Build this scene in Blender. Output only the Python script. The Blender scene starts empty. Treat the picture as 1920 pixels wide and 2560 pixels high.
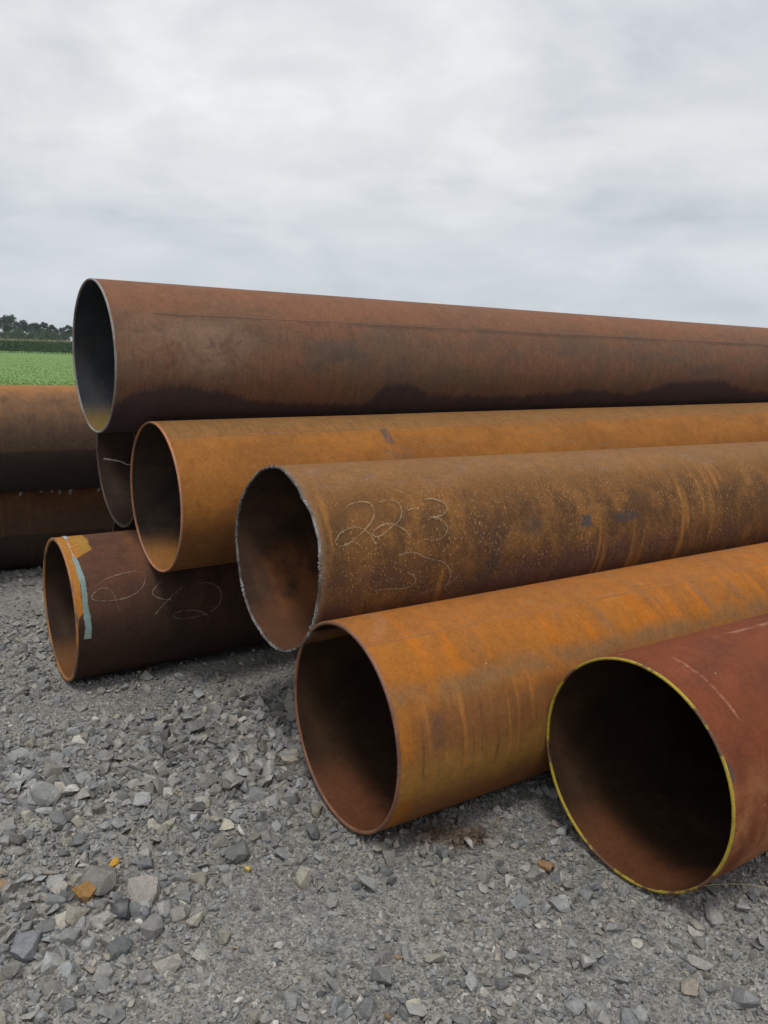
import bpy, bmesh, math, random
import numpy as np
from mathutils import Vector, Matrix, noise as mnoise

random.seed(7)
rng = np.random.default_rng(11)
scene = bpy.context.scene
COL = scene.collection
PI = math.pi

# ------------------------------------------------------------------ camera
CAM_H = 1.5
PITCH, ROLL = math.radians(11.349), math.radians(1.6824)
F_PX = 1966.65                                   # in pixels of the 2560 px high photograph
fw = Vector((0, math.cos(PITCH), -math.sin(PITCH)))
rt = Vector((1, 0, 0)); up = rt.cross(fw)
r2 = rt * math.cos(ROLL) + up * math.sin(ROLL)
u2 = -rt * math.sin(ROLL) + up * math.cos(ROLL)
cam_data = bpy.data.cameras.new('camera')
cam_data.sensor_fit = 'VERTICAL'; cam_data.sensor_height = 24.0
cam_data.lens = 24.0 * F_PX / 2560.0
cam_data.clip_start = 0.05; cam_data.clip_end = 6000
cam = bpy.data.objects.new('camera', cam_data); COL.objects.link(cam)
M = Matrix(((r2.x, u2.x, -fw.x, 0), (r2.y, u2.y, -fw.y, 0), (r2.z, u2.z, -fw.z, CAM_H), (0, 0, 0, 1)))
cam.matrix_world = M
scene.camera = cam
scene.render.resolution_x, scene.render.resolution_y = 768, 1024

# ------------------------------------------------------------------ sky, sun, exposure
SUN_EL, SUN_AZ = math.radians(67), math.radians(184)     # azimuth clockwise from +Y: high, behind the camera
world = bpy.data.worlds.new('World'); scene.world = world; world.use_nodes = True
wt = world.node_tree; wt.nodes.clear()


class NT:
    """small helper to write node graphs as expressions"""
    def __init__(s, tree): s.t = tree

    def n(s, kind, **kw):
        nd = s.t.nodes.new(kind)
        for k, v in kw.items(): setattr(nd, k, v)
        return nd

    def put(s, sock, v):
        if isinstance(v, bpy.types.NodeSocket): s.t.links.new(v, sock)
        elif isinstance(v, (tuple, list)) and sock.type == 'RGBA' and len(v) == 3: sock.default_value = (*v, 1)
        else: sock.default_value = v

    def m(s, op, a, b=None, c=None, clamp=False):
        nd = s.n('ShaderNodeMath', operation=op, use_clamp=clamp)
        s.put(nd.inputs[0], a)
        if b is not None: s.put(nd.inputs[1], b)
        if c is not None: s.put(nd.inputs[2], c)
        return nd.outputs[0]

    def mul(s, *a):
        r = a[0]
        for b in a[1:]: r = s.m('MULTIPLY', r, b)
        return r

    def add(s, *a):
        r = a[0]
        for b in a[1:]: r = s.m('ADD', r, b)
        return r

    def sub(s, a, b): return s.m('SUBTRACT', a, b)

    def step(s, x, lo, hi):
        """0 below lo, 1 above hi (lo may be larger than hi)"""
        nd = s.n('ShaderNodeMapRange', interpolation_type='SMOOTHSTEP', clamp=True)
        if lo <= hi:
            a, b, c, d = lo, hi, 0.0, 1.0
        else:
            a, b, c, d = hi, lo, 1.0, 0.0
        s.put(nd.inputs[0], x)
        for i, v in enumerate((a, b, c, d)): nd.inputs[1 + i].default_value = v
        return nd.outputs[0]

    def lin(s, x, a, b, c, d):
        nd = s.n('ShaderNodeMapRange', clamp=True)
        s.put(nd.inputs[0], x)
        for i, v in enumerate((a, b, c, d)): nd.inputs[1 + i].default_value = v
        return nd.outputs[0]

    def band(s, x, lo, hi, soft): return s.mul(s.step(x, lo - soft, lo + soft), s.step(x, hi + soft, hi - soft))

    def mix(s, a, b, f):
        nd = s.n('ShaderNodeMix', data_type='RGBA', clamp_factor=True)
        s.put(nd.inputs[0], f); s.put(nd.inputs[6], a); s.put(nd.inputs[7], b)
        return nd.outputs[2]

    def mulc(s, a, b):
        nd = s.n('ShaderNodeMix', data_type='RGBA', blend_type='MULTIPLY')
        nd.inputs[0].default_value = 1.0; s.put(nd.inputs[6], a); s.put(nd.inputs[7], b)
        return nd.outputs[2]

    def xyz(s, x, y, z=0.0):
        nd = s.n('ShaderNodeCombineXYZ')
        for i, v in enumerate((x, y, z)): s.put(nd.inputs[i], v)
        return nd.outputs[0]

    def sep(s, v):
        nd = s.n('ShaderNodeSeparateXYZ'); s.put(nd.inputs[0], v); return nd.outputs

    def noise(s, vec, scale=1.0, detail=4.0, rough=0.55, dist=0.0):
        nd = s.n('ShaderNodeTexNoise'); nd.noise_dimensions = '3D'
        s.put(nd.inputs['Vector'], vec); nd.inputs['Scale'].default_value = scale
        nd.inputs['Detail'].default_value = detail; nd.inputs['Roughness'].default_value = rough
        nd.inputs['Distortion'].default_value = dist
        return nd.outputs[0]

    def vor(s, vec, scale, feature='F1', out='Distance', rand=1.0):
        nd = s.n('ShaderNodeTexVoronoi', feature=feature)
        s.put(nd.inputs['Vector'], vec); nd.inputs['Scale'].default_value = scale
        nd.inputs['Randomness'].default_value = rand
        return nd.outputs[out]

    def ramp(s, x, stops, interp='LINEAR'):
        nd = s.n('ShaderNodeValToRGB'); cr = nd.color_ramp; cr.interpolation = interp
        while len(cr.elements) < len(stops): cr.elements.new(0.5)
        for e, (p, c) in zip(cr.elements, stops):
            e.position = p; e.color = (*c, 1) if isinstance(c, (tuple, list)) else (c, c, c, 1)
        s.put(nd.inputs[0], x)
        return nd.outputs[0]


def lin1(c):
    c /= 255.0
    return c / 12.92 if c <= 0.04045 else ((c + 0.055) / 1.055) ** 2.4


def S(r, g, b, k=1.0):
    """photograph sRGB -> linear, divided by the light falling on it"""
    return (lin1(r) * k, lin1(g) * k, lin1(b) * k)


W = NT(wt)
sky = W.n('ShaderNodeTexSky', sky_type='NISHITA', sun_disc=False)
sky.sun_elevation = SUN_EL; sky.sun_rotation = SUN_AZ
tc = W.n('ShaderNodeTexCoord')
dx, dy, dz = W.sep(tc.outputs['Generated'])
den = W.add(W.m('MAXIMUM', dz, 0.0), 0.27)
px = W.m('DIVIDE', dx, den); py = W.m('DIVIDE', dy, den)
pl = W.xyz(px, py, 3.1)
n1 = W.noise(pl, 1.75, 5, 0.5, 0.5)             # the big cloud masses of the layer
n2 = W.noise(W.xyz(px, W.mul(py, 1.1), 8.7), 3.2, 5, 0.55, 0.6)
n3 = W.noise(W.xyz(px, py, 1.3), 9.0, 5, 0.6, 0.4)
cl = W.add(W.mul(n1, 0.66), W.mul(n2, 0.26), W.mul(n3, 0.08))
cc = W.ramp(W.lin(cl, 0.32, 0.66, 0.0, 1.0), [(0.0, S(190, 195, 203)), (0.3, S(213, 217, 222)), (0.6, S(230, 232, 234)), (1.0, S(248, 249, 250))])
# an overcast layer is brighter overhead than near the horizon, where it turns slightly blue
zc_ = W.m('MAXIMUM', dz, 0.0)
lift = W.add(W.mul(zc_, zc_, 0.62), 0.96)
low = W.step(dz, 0.26, 0.0)
cc = W.mix(cc, S(205, 214, 223), W.mul(low, 0.75))
vm = W.n('ShaderNodeVectorMath', operation='SCALE'); W.put(vm.inputs[0], cc); W.put(vm.inputs['Scale'], W.mul(lift, 10.0))
fin = W.mix(sky.outputs[0], vm.outputs[0], 0.94)
bg = W.n('ShaderNodeBackground'); W.put(bg.inputs[0], fin); bg.inputs[1].default_value = 0.1
wo = W.n('ShaderNodeOutputWorld'); wt.links.new(bg.outputs[0], wo.inputs[0])

sun_data = bpy.data.lights.new('sun', 'SUN'); sun_data.energy = 1.5; sun_data.angle = math.radians(11)
sun_data.color = (1.0, 0.965, 0.91)
sun = bpy.data.objects.new('sun', sun_data); COL.objects.link(sun)
sdir = Vector((math.sin(SUN_AZ) * math.cos(SUN_EL), math.cos(SUN_AZ) * math.cos(SUN_EL), math.sin(SUN_EL)))
sun.rotation_euler = (-sdir).to_track_quat('-Z', 'Y').to_euler()
sun.location = sdir * 30

vs = scene.view_settings
vs.view_transform = 'Standard'; vs.look = 'None'; vs.exposure = 0.0; vs.gamma = 1.0; vs.use_curve_mapping = False
scene.render.engine = 'CYCLES'
scene.cycles.max_bounces = 8; scene.cycles.diffuse_bounces = 5; scene.cycles.transparent_max_bounces = 8


# ------------------------------------------------------------------ object helpers
def tag(o, label=None, cat=None, group=None, kind=None):
    if label: o['label'] = label
    if cat: o['category'] = cat
    if group: o['group'] = group
    if kind: o['kind'] = kind
    return o


def link(name, data, parent=None, loc=None):
    o = bpy.data.objects.new(name, data); COL.objects.link(o)
    if parent is not None: o.parent = parent
    if loc is not None: o.location = loc
    return o


def mesh_np(name, V, F, mats=(), smooth=False, col=None):
    """triangle/quad mesh from numpy arrays; F (n,k)"""
    V = np.asarray(V, np.float32); F = np.asarray(F, np.int32)
    me = bpy.data.meshes.new(name)
    me.vertices.add(len(V)); me.vertices.foreach_set('co', V.ravel())
    k = F.shape[1]
    me.loops.add(F.size); me.loops.foreach_set('vertex_index', F.ravel())
    me.polygons.add(len(F)); me.polygons.foreach_set('loop_start', np.arange(0, F.size, k, dtype=np.int32))
    me.polygons.foreach_set('loop_total', np.full(len(F), k, np.int32))
    me.polygons.foreach_set('use_smooth', np.full(len(F), smooth, bool))
    for m in mats: me.materials.append(m)
    if col is not None:
        a = me.color_attributes.new('Col', 'FLOAT_COLOR', 'POINT')
        c4 = np.ones((len(V), 4), np.float32); c4[:, :3] = col
        a.data.foreach_set('color', c4.ravel())
    me.update(calc_edges=True)
    return me


def new_mat(name):
    m = bpy.data.materials.new(name); m.use_nodes = True
    t = m.node_tree; t.nodes.clear()
    return m, NT(t)


def finish(N, col, rough=0.8, height=None, bump=0.3, dist=0.01, spec=0.3, alpha=None, metal=0.0):
    b = N.n('ShaderNodeBsdfPrincipled')
    N.put(b.inputs['Base Color'], col); N.put(b.inputs['Roughness'], rough)
    b.inputs['Specular IOR Level'].default_value = spec
    N.put(b.inputs['Metallic'], metal)
    if height is not None:
        bp = N.n('ShaderNodeBump'); bp.inputs['Strength'].default_value = bump; bp.inputs['Distance'].default_value = dist
        N.put(bp.inputs['Height'], height); N.t.links.new(bp.outputs[0], b.inputs['Normal'])
    if alpha is not None: N.put(b.inputs['Alpha'], alpha)
    o = N.n('ShaderNodeOutputMaterial'); N.t.links.new(b.outputs[0], o.inputs[0])
    return b


# ------------------------------------------------------------------ the pipes: where each one lies (fitted from the photograph)
#            x       y      z      yaw    pitch   R      length wall
PIPE = {
    'top':   (-1.273, 3.445, 1.452, 35.49, 0.18, 0.3250, 11.5, 0.007),
    'mid':   (-0.982, 3.301, 0.872, 35.10, 0.35, 0.3225, 11.5, 0.008),
    'cut':   (-0.387, 2.735, 0.768, 34.60, -0.60, 0.3310, 6.78, 0.0075),
    'orange': (-0.117, 2.333, 0.330, 33.06, 0.05, 0.3360, 10.5, 0.010),
    'red':   (0.729, 2.083, 0.336, 33.20, 0.03, 0.3325, 10.5, 0.0068),
    'low':   (-1.457, 3.398, 0.324, 34.60, -0.12, 0.3260, 11.0, 0.013),
    'dark':  (-1.342, 3.893, 0.937, 36.05, 0.54, 0.3330, 11.0, 0.010),
}
_n = lambda yaw: np.array([-math.sin(math.radians(yaw)), math.cos(math.radians(yaw))])
_d = lambda yaw: np.array([math.cos(math.radians(yaw)), math.sin(math.radians(yaw))])
q = _n(34.8) * 2.93 + _d(34.8) * 1.8
PIPE['hid'] = (q[0], q[1], 0.315, 34.8, 0, 0.315, 9.0, 0.009)
q = _n(34.8) * 4.27 + _d(34.8) * 1.25
PIPE['small'] = (q[0], q[1], 0.315, 34.8, 0, 0.315, 9.0, 0.009)
q = np.array([-2.3, 4.927]) - _d(28.62) * 7.4
PIPE['back'] = (q[0], q[1], 0.912, 28.62, 0, 0.334, 8.9, 0.010)
q = np.array([-1.95, 5.31 + 0.19]) - _d(28.62) * 7.2
PIPE['backlow'] = (q[0], q[1], 0.334, 28.62, 0, 0.334, 7.2, 0.009)
q = np.array([-2.3, 4.927 - 0.38]) - _d(28.62) * 7.2
PIPE['backhid'] = (q[0], q[1], 0.334, 28.62, 0, 0.334, 6.3, 0.009)
GROUNDED = ['orange', 'red', 'low', 'hid', 'small', 'backlow', 'backhid']


# ------------------------------------------------------------------ ground shape
def gz(x, y):
    """height of the stony ground, pressed flat under the pipes"""
    z = (0.010 * np.sin(1.7 * x + 0.6) * np.cos(1.3 * y + 1.1) + 0.006 * np.sin(4.3 * x + 2.1 * y) +
         0.004 * np.sin(9.1 * x - 6.3 * y + 1.0) + 0.003 * np.cos(15 * x + 11 * y)) - 0.004
    for k in GROUNDED:                       # stones pushed up in a low ridge along each pipe
        cx, cy, cz, yaw, pt, R, L, w = PIPE[k]
        d = _d(yaw); n = _n(yaw)
        s = (x - cx) * d[0] + (y - cy) * d[1]; t = np.abs((x - cx) * n[0] + (y - cy) * n[1])
        z = z + 0.016 * np.exp(-((t - 0.17) / 0.055) ** 2) * np.clip((s + 0.05) / 0.1, 0, 1) * (s < L)
    fade = 1.0 / (1.0 + (np.hypot(x, y) / 14.0) ** 4)
    return np.minimum(z * fade, clearance(x, y) - 0.003)


def clearance(x, y):
    """height of the lowest pipe underside above (x, y), large where there is none"""
    out = np.full(np.shape(x), 9.0)
    for k in GROUNDED:
        cx, cy, cz, yaw, pt, R, L, w = PIPE[k]
        d = _d(yaw); n = _n(yaw)
        s = (x - cx) * d[0] + (y - cy) * d[1]; t = (x - cx) * n[0] + (y - cy) * n[1]
        ins = (s > -0.012) & (s < L + 0.02) & (np.abs(t) < R)
        zz = cz + s * math.sin(math.radians(pt)) - np.sqrt(np.maximum(R * R - t * t, 0))
        out = np.where(ins, np.minimum(out, zz), out)
    return out


def axis(lo, hi, fine_lo, fine_hi, step, grow):
    a = list(np.arange(fine_lo, fine_hi + 1e-6, step))
    st, x = step, fine_hi
    while x < hi: st *= grow; x += st; a.append(x)
    st, x = step, fine_lo
    while x > lo: st *= grow; x -= st; a.insert(0, x)
    return np.array(a)


def grid_mesh(name, xs, ys, zf, mats):
    X, Y = np.meshgrid(xs, ys); Z = zf(X, Y)
    V = np.stack([X.ravel(), Y.ravel(), Z.ravel()], 1)
    nx, ny = len(xs), len(ys)
    i = (np.arange(ny - 1)[:, None] * nx + np.arange(nx - 1)[None]).ravel()
    F = np.stack([i, i + 1, i + nx + 1, i + nx], 1)
    return mesh_np(name, V, F, mats, True)


# ------------------------------------------------------------------ materials of the setting
STAIN = (0.25, 2.27)


def stain_mask(N, pos):
    x, y, z = N.sep(pos)
    ex = N.mul(N.sub(x, STAIN[0]), 5.0); ey = N.mul(N.sub(y, STAIN[1]), 13.0)
    r = N.m('SQRT', N.add(N.mul(ex, ex), N.mul(ey, ey)))
    nz = N.noise(pos, 16, 3, 0.6)
    return N.step(N.add(r, N.mul(N.sub(nz, 0.5), 1.6)), 1.15, 0.35)


mat_ground, N = new_mat('crushed_stone_fines')
geo = N.n('ShaderNodeNewGeometry'); pos = geo.outputs['Position']
big = N.noise(pos, 1.6, 4, 0.55); mid = N.noise(pos, 14, 4, 0.6); fine = N.noise(pos, 160, 3, 0.65)
cell = N.n('ShaderNodeTexVoronoi'); N.put(cell.inputs['Vector'], pos); cell.inputs['Scale'].default_value = 95
cellc = N.sep(cell.outputs['Color'])[0]
cell2 = N.n('ShaderNodeTexVoronoi'); N.put(cell2.inputs['Vector'], pos); cell2.inputs['Scale'].default_value = 34
c2 = N.sep(cell2.outputs['Color'])[1]
v = N.add(N.mul(cellc, 0.45), N.mul(c2, 0.25), N.mul(fine, 0.30))
col = N.ramp(v, [(0.15, (0.13, 0.127, 0.119)), (0.5, (0.232, 0.226, 0.213)), (0.85, (0.34, 0.332, 0.315))])
col = N.mulc(col, N.ramp(big, [(0.3, (0.80, 0.80, 0.79)), (0.7, (1.15, 1.13, 1.09))]))
col = N.mix(col, (0.075, 0.036, 0.012), N.mul(stain_mask(N, pos), 0.8))
h = N.add(N.mul(cell.outputs['Distance'], -0.5), N.mul(cell2.outputs['Distance'], -0.5), N.mul(fine, 0.35))
finish(N, col, 0.88, h, 0.9, 0.012, 0.25)

mat_stone, N = new_mat('crushed_limestone')
at = N.n('ShaderNodeAttribute', attribute_name='Col')
geo = N.n('ShaderNodeNewGeometry'); pos = geo.outputs['Position']
a = N.noise(pos, 75, 6, 0.72, 0.4); b = N.noise(pos, 330, 3, 0.7)
f = N.add(N.mul(a, 0.75), N.mul(b, 0.55))
col = N.mulc(at.outputs['Color'], N.ramp(f, [(0.38, (0.50, 0.50, 0.49)), (0.62, (0.93, 0.93, 0.92)), (0.9, (1.45, 1.43, 1.38))]))
dust = N.noise(pos, 22, 4, 0.6)
col = N.mix(col, (0.27, 0.255, 0.23), N.mul(N.step(dust, 0.50, 0.74), 0.42))
col = N.mix(col, (0.085, 0.04, 0.013), N.mul(stain_mask(N, pos), 0.72))
finish(N, col, 0.8, N.add(N.mul(a, 0.7), N.mul(b, 0.3)), 0.9, 0.007, 0.2)

mat_grass, N = new_mat('meadow_green')
geo = N.n('ShaderNodeNewGeometry'); pos = geo.outputs['Position']
g1 = N.noise(pos, 0.06, 4, 0.6); g2 = N.noise(pos, 1.4, 5, 0.65); g3 = N.noise(pos, 16, 3, 0.7)
v = N.add(N.mul(g1, 0.4), N.mul(g2, 0.35), N.mul(g3, 0.25))
col = N.ramp(v, [(0.3, (0.120, 0.200, 0.056)), (0.5, (0.148, 0.238, 0.070)), (0.7, (0.175, 0.265, 0.088))])
finish(N, col, 0.9, N.add(g3, g2), 0.4, 0.05, 0.15)

mat_blade, N = new_mat('meadow_blade')
geo = N.n('ShaderNodeNewGeometry'); pos = geo.outputs['Position']
g = N.add(N.mul(N.noise(pos, 0.3, 3), 0.6), N.mul(N.noise(pos, 9, 2), 0.4))
col = N.ramp(g, [(0.3, (0.135, 0.225, 0.064)), (0.7, (0.185, 0.285, 0.092))])
finish(N, col, 0.8, spec=0.2)

mat_corn, N = new_mat('corn_leaf')
geo = N.n('ShaderNodeNewGeometry'); pos = geo.outputs['Position']
g = N.noise(pos, 2.2, 3, 0.6)
zc = N.sep(pos)[2]
col = N.ramp(g, [(0.3, (0.034, 0.070, 0.028)), (0.7, (0.070, 0.125, 0.050))])
col = N.mix(col, (0.30, 0.25, 0.14), N.step(N.add(zc, N.mul(N.sub(g, 0.5), 0.3)), 1.86, 2.02))   # tassels
finish(N, col, 0.75, spec=0.2)


def leaf_mat(name, lo, hi):
    m, N = new_mat(name)
    geo = N.n('ShaderNodeNewGeometry'); pos = geo.outputs['Position']
    g = N.add(N.mul(N.noise(pos, 0.45, 3), 0.6), N.mul(N.noise(pos, 3.0, 2), 0.4))
    finish(N, N.ramp(g, [(0.35, lo), (0.65, hi)]), 0.75, spec=0.2)
    return m


mat_leaf_dark = leaf_mat('oak_leaf', (0.020, 0.040, 0.026), (0.046, 0.076, 0.044))
mat_leaf_mid = leaf_mat('hedge_leaf', (0.048, 0.076, 0.034), (0.085, 0.125, 0.055))
mat_bark, N = new_mat('bark')
geo = N.n('ShaderNodeNewGeometry')
finish(N, N.ramp(N.noise(geo.outputs['Position'], 6, 4), [(0.3, (0.035, 0.028, 0.022)), (0.7, (0.09, 0.075, 0.06))]), 0.9)

# ------------------------------------------------------------------ the setting: yard, meadow
xs = axis(-22, 22, -2.2, 2.0, 0.022, 1.06)
ys = axis(-4, 20, 1.2, 5.2, 0.022, 1.06)
yard = link('gravel_yard', grid_mesh('gravel_yard', xs, ys, gz, [mat_ground]))
tag(yard, kind='structure')


def mz(x, y):
    return -0.06 + 0.05 * np.sin(x * 0.11 + 1) * np.cos(y * 0.07) + 0.0 * x


xs = axis(-1300, 1300, -70, 30, 2.0, 1.25); ys = axis(-600, 1800, 10, 160, 2.0, 1.25)
meadow = link('meadow', grid_mesh('meadow', xs, ys, lambda x, y: np.where((np.abs(x) < 24) & (y < 21), -0.14, mz(x, y)), [mat_grass]))
tag(meadow, kind='structure')

# ------------------------------------------------------------------ crushed stone
def hull(npts, seed, flat=(1.0, 0.8, 0.5), block=3.0):
    r = np.random.default_rng(seed)
    p = r.uniform(-1, 1, (npts, 3))
    p /= (np.abs(p) ** block).sum(1)[:, None] ** (1 / block)
    p *= r.uniform(0.78, 1.0, (npts, 1)) * np.array(flat) * r.uniform(0.75, 1.2, 3)
    # knock a flat face or two off, as crushing does
    for _ in range(2):
        nn = r.normal(size=3); nn /= np.linalg.norm(nn)
        dd = p @ nn; lim = np.quantile(dd, 0.72)
        p -= np.outer(np.maximum(dd - lim, 0), nn)
    bm = bmesh.new()
    for a in p: bm.verts.new(a)
    res = bmesh.ops.convex_hull(bm, input=bm.verts)
    bmesh.ops.delete(bm, geom=list({e for e in res['geom_interior'] if isinstance(e, bmesh.types.BMVert)} |
                                   {e for e in res['geom_unused'] if isinstance(e, bmesh.types.BMVert)}), context='VERTS')
    loose = [v for v in bm.verts if not v.link_faces]
    bmesh.ops.delete(bm, geom=loose, context='VERTS')
    bmesh.ops.triangulate(bm, faces=bm.faces)
    bmesh.ops.recalc_face_normals(bm, faces=bm.faces)
    bm.verts.index_update()
    V = np.array([v.co[:] for v in bm.verts]); F = np.array([[v.index for v in f.verts] for f in bm.faces])
    bm.free()
    return V / np.abs(V[:, :2]).max(), F


def stone_cols(n, r=rng):
    """base colours of limestone chips: greys, some blue-grey, some beige, a few white or rusty"""
    g = np.clip(r.normal(0.243, 0.055, n), 0.10, 0.42)
    warm = r.normal(0.0, 0.03, n)
    c = np.stack([g * (1.02 + warm), g * 1.0, g * (0.955 - warm)], 1)
    k = r.uniform(0, 1, n)
    blue = k < 0.10; c[blue] = np.stack([g * 0.72, g * 0.745, g * 0.77], 1)[blue]
    beige = (k > 0.10) & (k < 0.20); c[beige] = np.stack([g * 1.22, g * 1.12, g * 0.94], 1)[beige]
    white = (k > 0.974); c[white] = np.stack([g * 0 + .50, g * 0 + .48, g * 0 + .44], 1)[white] * r.uniform(.75, 1.05, (white.sum(), 1))
    rust = (k > 0.971) & (k <= 0.974); c[rust] = np.stack([g * 1.5, g * 1.05, g * 0.6], 1)[rust]
    return c


def rotmats(n, tilt, r=rng):
    a = r.uniform(0, 2 * PI, n); b = r.normal(0, tilt, n); c = r.normal(0, tilt, n)
    ca, sa, cb, sb, cc_, sc_ = np.cos(a), np.sin(a), np.cos(b), np.sin(b), np.cos(c), np.sin(c)
    Z = np.zeros(n); O1 = np.ones(n)
    Rz = np.stack([ca, -sa, Z, sa, ca, Z, Z, Z, O1], 1).reshape(n, 3, 3)
    Rx = np.stack([O1, Z, Z, Z, cb, -sb, Z, sb, cb], 1).reshape(n, 3, 3)
    Ry = np.stack([cc_, Z, sc_, Z, O1, Z, -sc_, Z, cc_], 1).reshape(n, 3, 3)
    return Rx @ Ry @ Rz


def pnoise(x, y, sc, seed):
    r = np.random.default_rng(seed); o = 0
    for k in range(6):
        a = r.uniform(0, 2 * PI); w = sc * r.uniform(0.6, 1.8); ph = r.uniform(0, 6.28)
        o = o + np.sin((x * math.cos(a) + y * math.sin(a)) * w + ph)
    return o / 6 ** 0.5 / 1.6


def coarse(x, y):
    """how much of the bed is loose coarse stone rather than packed fines"""
    c = 0.36 + 0.36 * pnoise(x, y, 3.2, 5) + 0.26 * pnoise(x, y, 9, 8)
    c += 0.45 * np.exp(-(((x + 0.85) / 0.42) ** 2 + ((y - 1.85) / 0.22) ** 2))        # heap of larger stones, left foreground
    c += 0.42 * np.exp(-(((x + 0.62) / 0.45) ** 2 + ((y - 2.75) / 0.55) ** 2))        # loose bed beside the orange pipe
    c += 0.40 * np.exp(-(((x + 1.15) / 0.35) ** 2 + ((y - 2.5) / 0.3) ** 2))
    c += 0.45 * np.exp(-(((x + 0.55) / 0.55) ** 2 + ((y - 3.15) / 0.40) ** 2))
    c += 0.30 * np.exp(-(((x + 1.9) / 0.4) ** 2 + ((y - 3.5) / 0.6) ** 2))
    c -= 0.55 * np.exp(-(((x - 0.12) / 0.45) ** 2 + ((y - 1.87) / 0.20) ** 2))        # packed track, centre
    c -= 0.30 * np.exp(-(((x + 0.45) / 0.22) ** 2 + ((y - 1.62) / 0.25) ** 2))
    c -= 0.25 * np.exp(-(((x + 1.45) / 0.35) ** 2 + ((y - 2.95) / 0.35) ** 2))
    return np.clip(c, 0.03, 1.0)


def inview(x, y, margin):
    """kept a little wider than the picture so that a step to the side still shows stones"""
    return (np.abs(x) < 0.52 * y + margin) & (y > 1.25)


def scatter(n, y0, y1, xw, power=1.0):
    y = y0 + (y1 - y0) * rng.uniform(0, 1, n) ** power
    x = rng.uniform(-1, 1, n) * (0.52 * y + xw)
    return x, y


def pile(variants, x, y, size, tilt, sink, flatk=1.0):
    """rocks merged in one vertex/face soup"""
    z0 = gz(x, y)
    cl = clearance(x, y)
    tall = size * 0.95
    ok = (cl > z0 + tall)
    x, y, size, z0 = x[ok], y[ok], size[ok], z0[ok]
    n = len(x); cols = stone_cols(n); R = rotmats(n, tilt)
    st = rng.uniform(0.75, 1.2, (n, 3)); st[:, 2] *= flatk
    vi = rng.integers(0, len(variants), n)
    VV, FF, CC, off = [], [], [], 0
    for k, (V, F) in enumerate(variants):
        ix = np.nonzero(vi == k)[0]
        if not len(ix): continue
        P = V[None] * (size[ix, None, None] * 0.5) * st[ix, None]
        P = np.einsum('nij,nvj->nvi', R[ix], P)
        P[..., 0] += x[ix, None]; P[..., 1] += y[ix, None]
        P[..., 2] += (z0[ix] + size[ix] * sink)[:, None]
        VV.append(P.reshape(-1, 3)); m = len(ix)
        FF.append((F[None] + (np.arange(m) * len(V))[:, None, None]).reshape(-1, 3) + off)
        CC.append(np.repeat(cols[ix], len(V), 0)); off += m * len(V)
    return np.concatenate(VV), np.concatenate(FF), np.concatenate(CC)


small_v = [hull(7, 100 + i, (1, .8, .65)) for i in range(10)]
med_v = [hull(12, 200 + i, (1, .78, .6)) for i in range(16)]
big_v = [hull(17, 300 + i, (1, .8, .6)) for i in range(24)]

parts = []
# fine chips, only where the picture is close enough to tell them apart
x, y = scatter(95000, 1.28, 3.4, 0.3, 1.25)
keep = rng.uniform(0, 1, len(x)) < np.clip(1.15 - 0.35 * coarse(x, y), 0, 1)
x, y = x[keep], y[keep]
parts.append(pile(small_v, x, y, rng.uniform(0.004, 0.0115, len(x)) * (0.85 + 0.10 * y), 0.5, 0.10))
x, y = scatter(74000, 1.28, 6.8, 0.9, 1.45)
keep = rng.uniform(0, 1, len(x)) < np.clip(0.16 + 0.95 * coarse(x, y), 0, 1)
x, y = x[keep], y[keep]
parts.append(pile(med_v, x, y, rng.uniform(0.010, 0.026, len(x)), 0.45, 0.12))
x, y = scatter(31000, 1.3, 8.0, 1.0, 1.35)
keep = rng.uniform(0, 1, len(x)) < np.clip(0.03 + 1.0 * coarse(x, y) ** 1.25, 0, 1)
x, y = x[keep], y[keep]
parts.append(pile(big_v, x, y, (0.020 + 0.036 * rng.uniform(0, 1, len(x)) ** 1.9) * (0.75 + 0.55 * coarse(x, y)), 0.45, 0.16))
Vs, Fs, Cs, off = [], [], [], 0
for V, F, C in parts:
    Vs.append(V); Fs.append(F + off); Cs.append(C); off += len(V)
gravel = link('gravel', mesh_np('gravel', np.concatenate(Vs), np.concatenate(Fs), [mat_stone], False, np.concatenate(Cs)), yard)
tag(gravel, 'loose grey crushed limestone chips covering the yard', kind='stuff')
print('gravel tris', sum(len(f) for f in Fs))

# the larger stones of the bed, each one a piece of the yard
stone_meshes = []
for i in range(36):
    V, F = hull(22, 500 + i, (1, .82, .62))
    c = stone_cols(1)[0]
    if c[0] > 0.4: c = np.array([.22, .21, .195])
    stone_meshes.append(mesh_np('stone', V * 0.5, F, [mat_stone], False, np.tile(c, (len(V), 1))))


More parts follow.
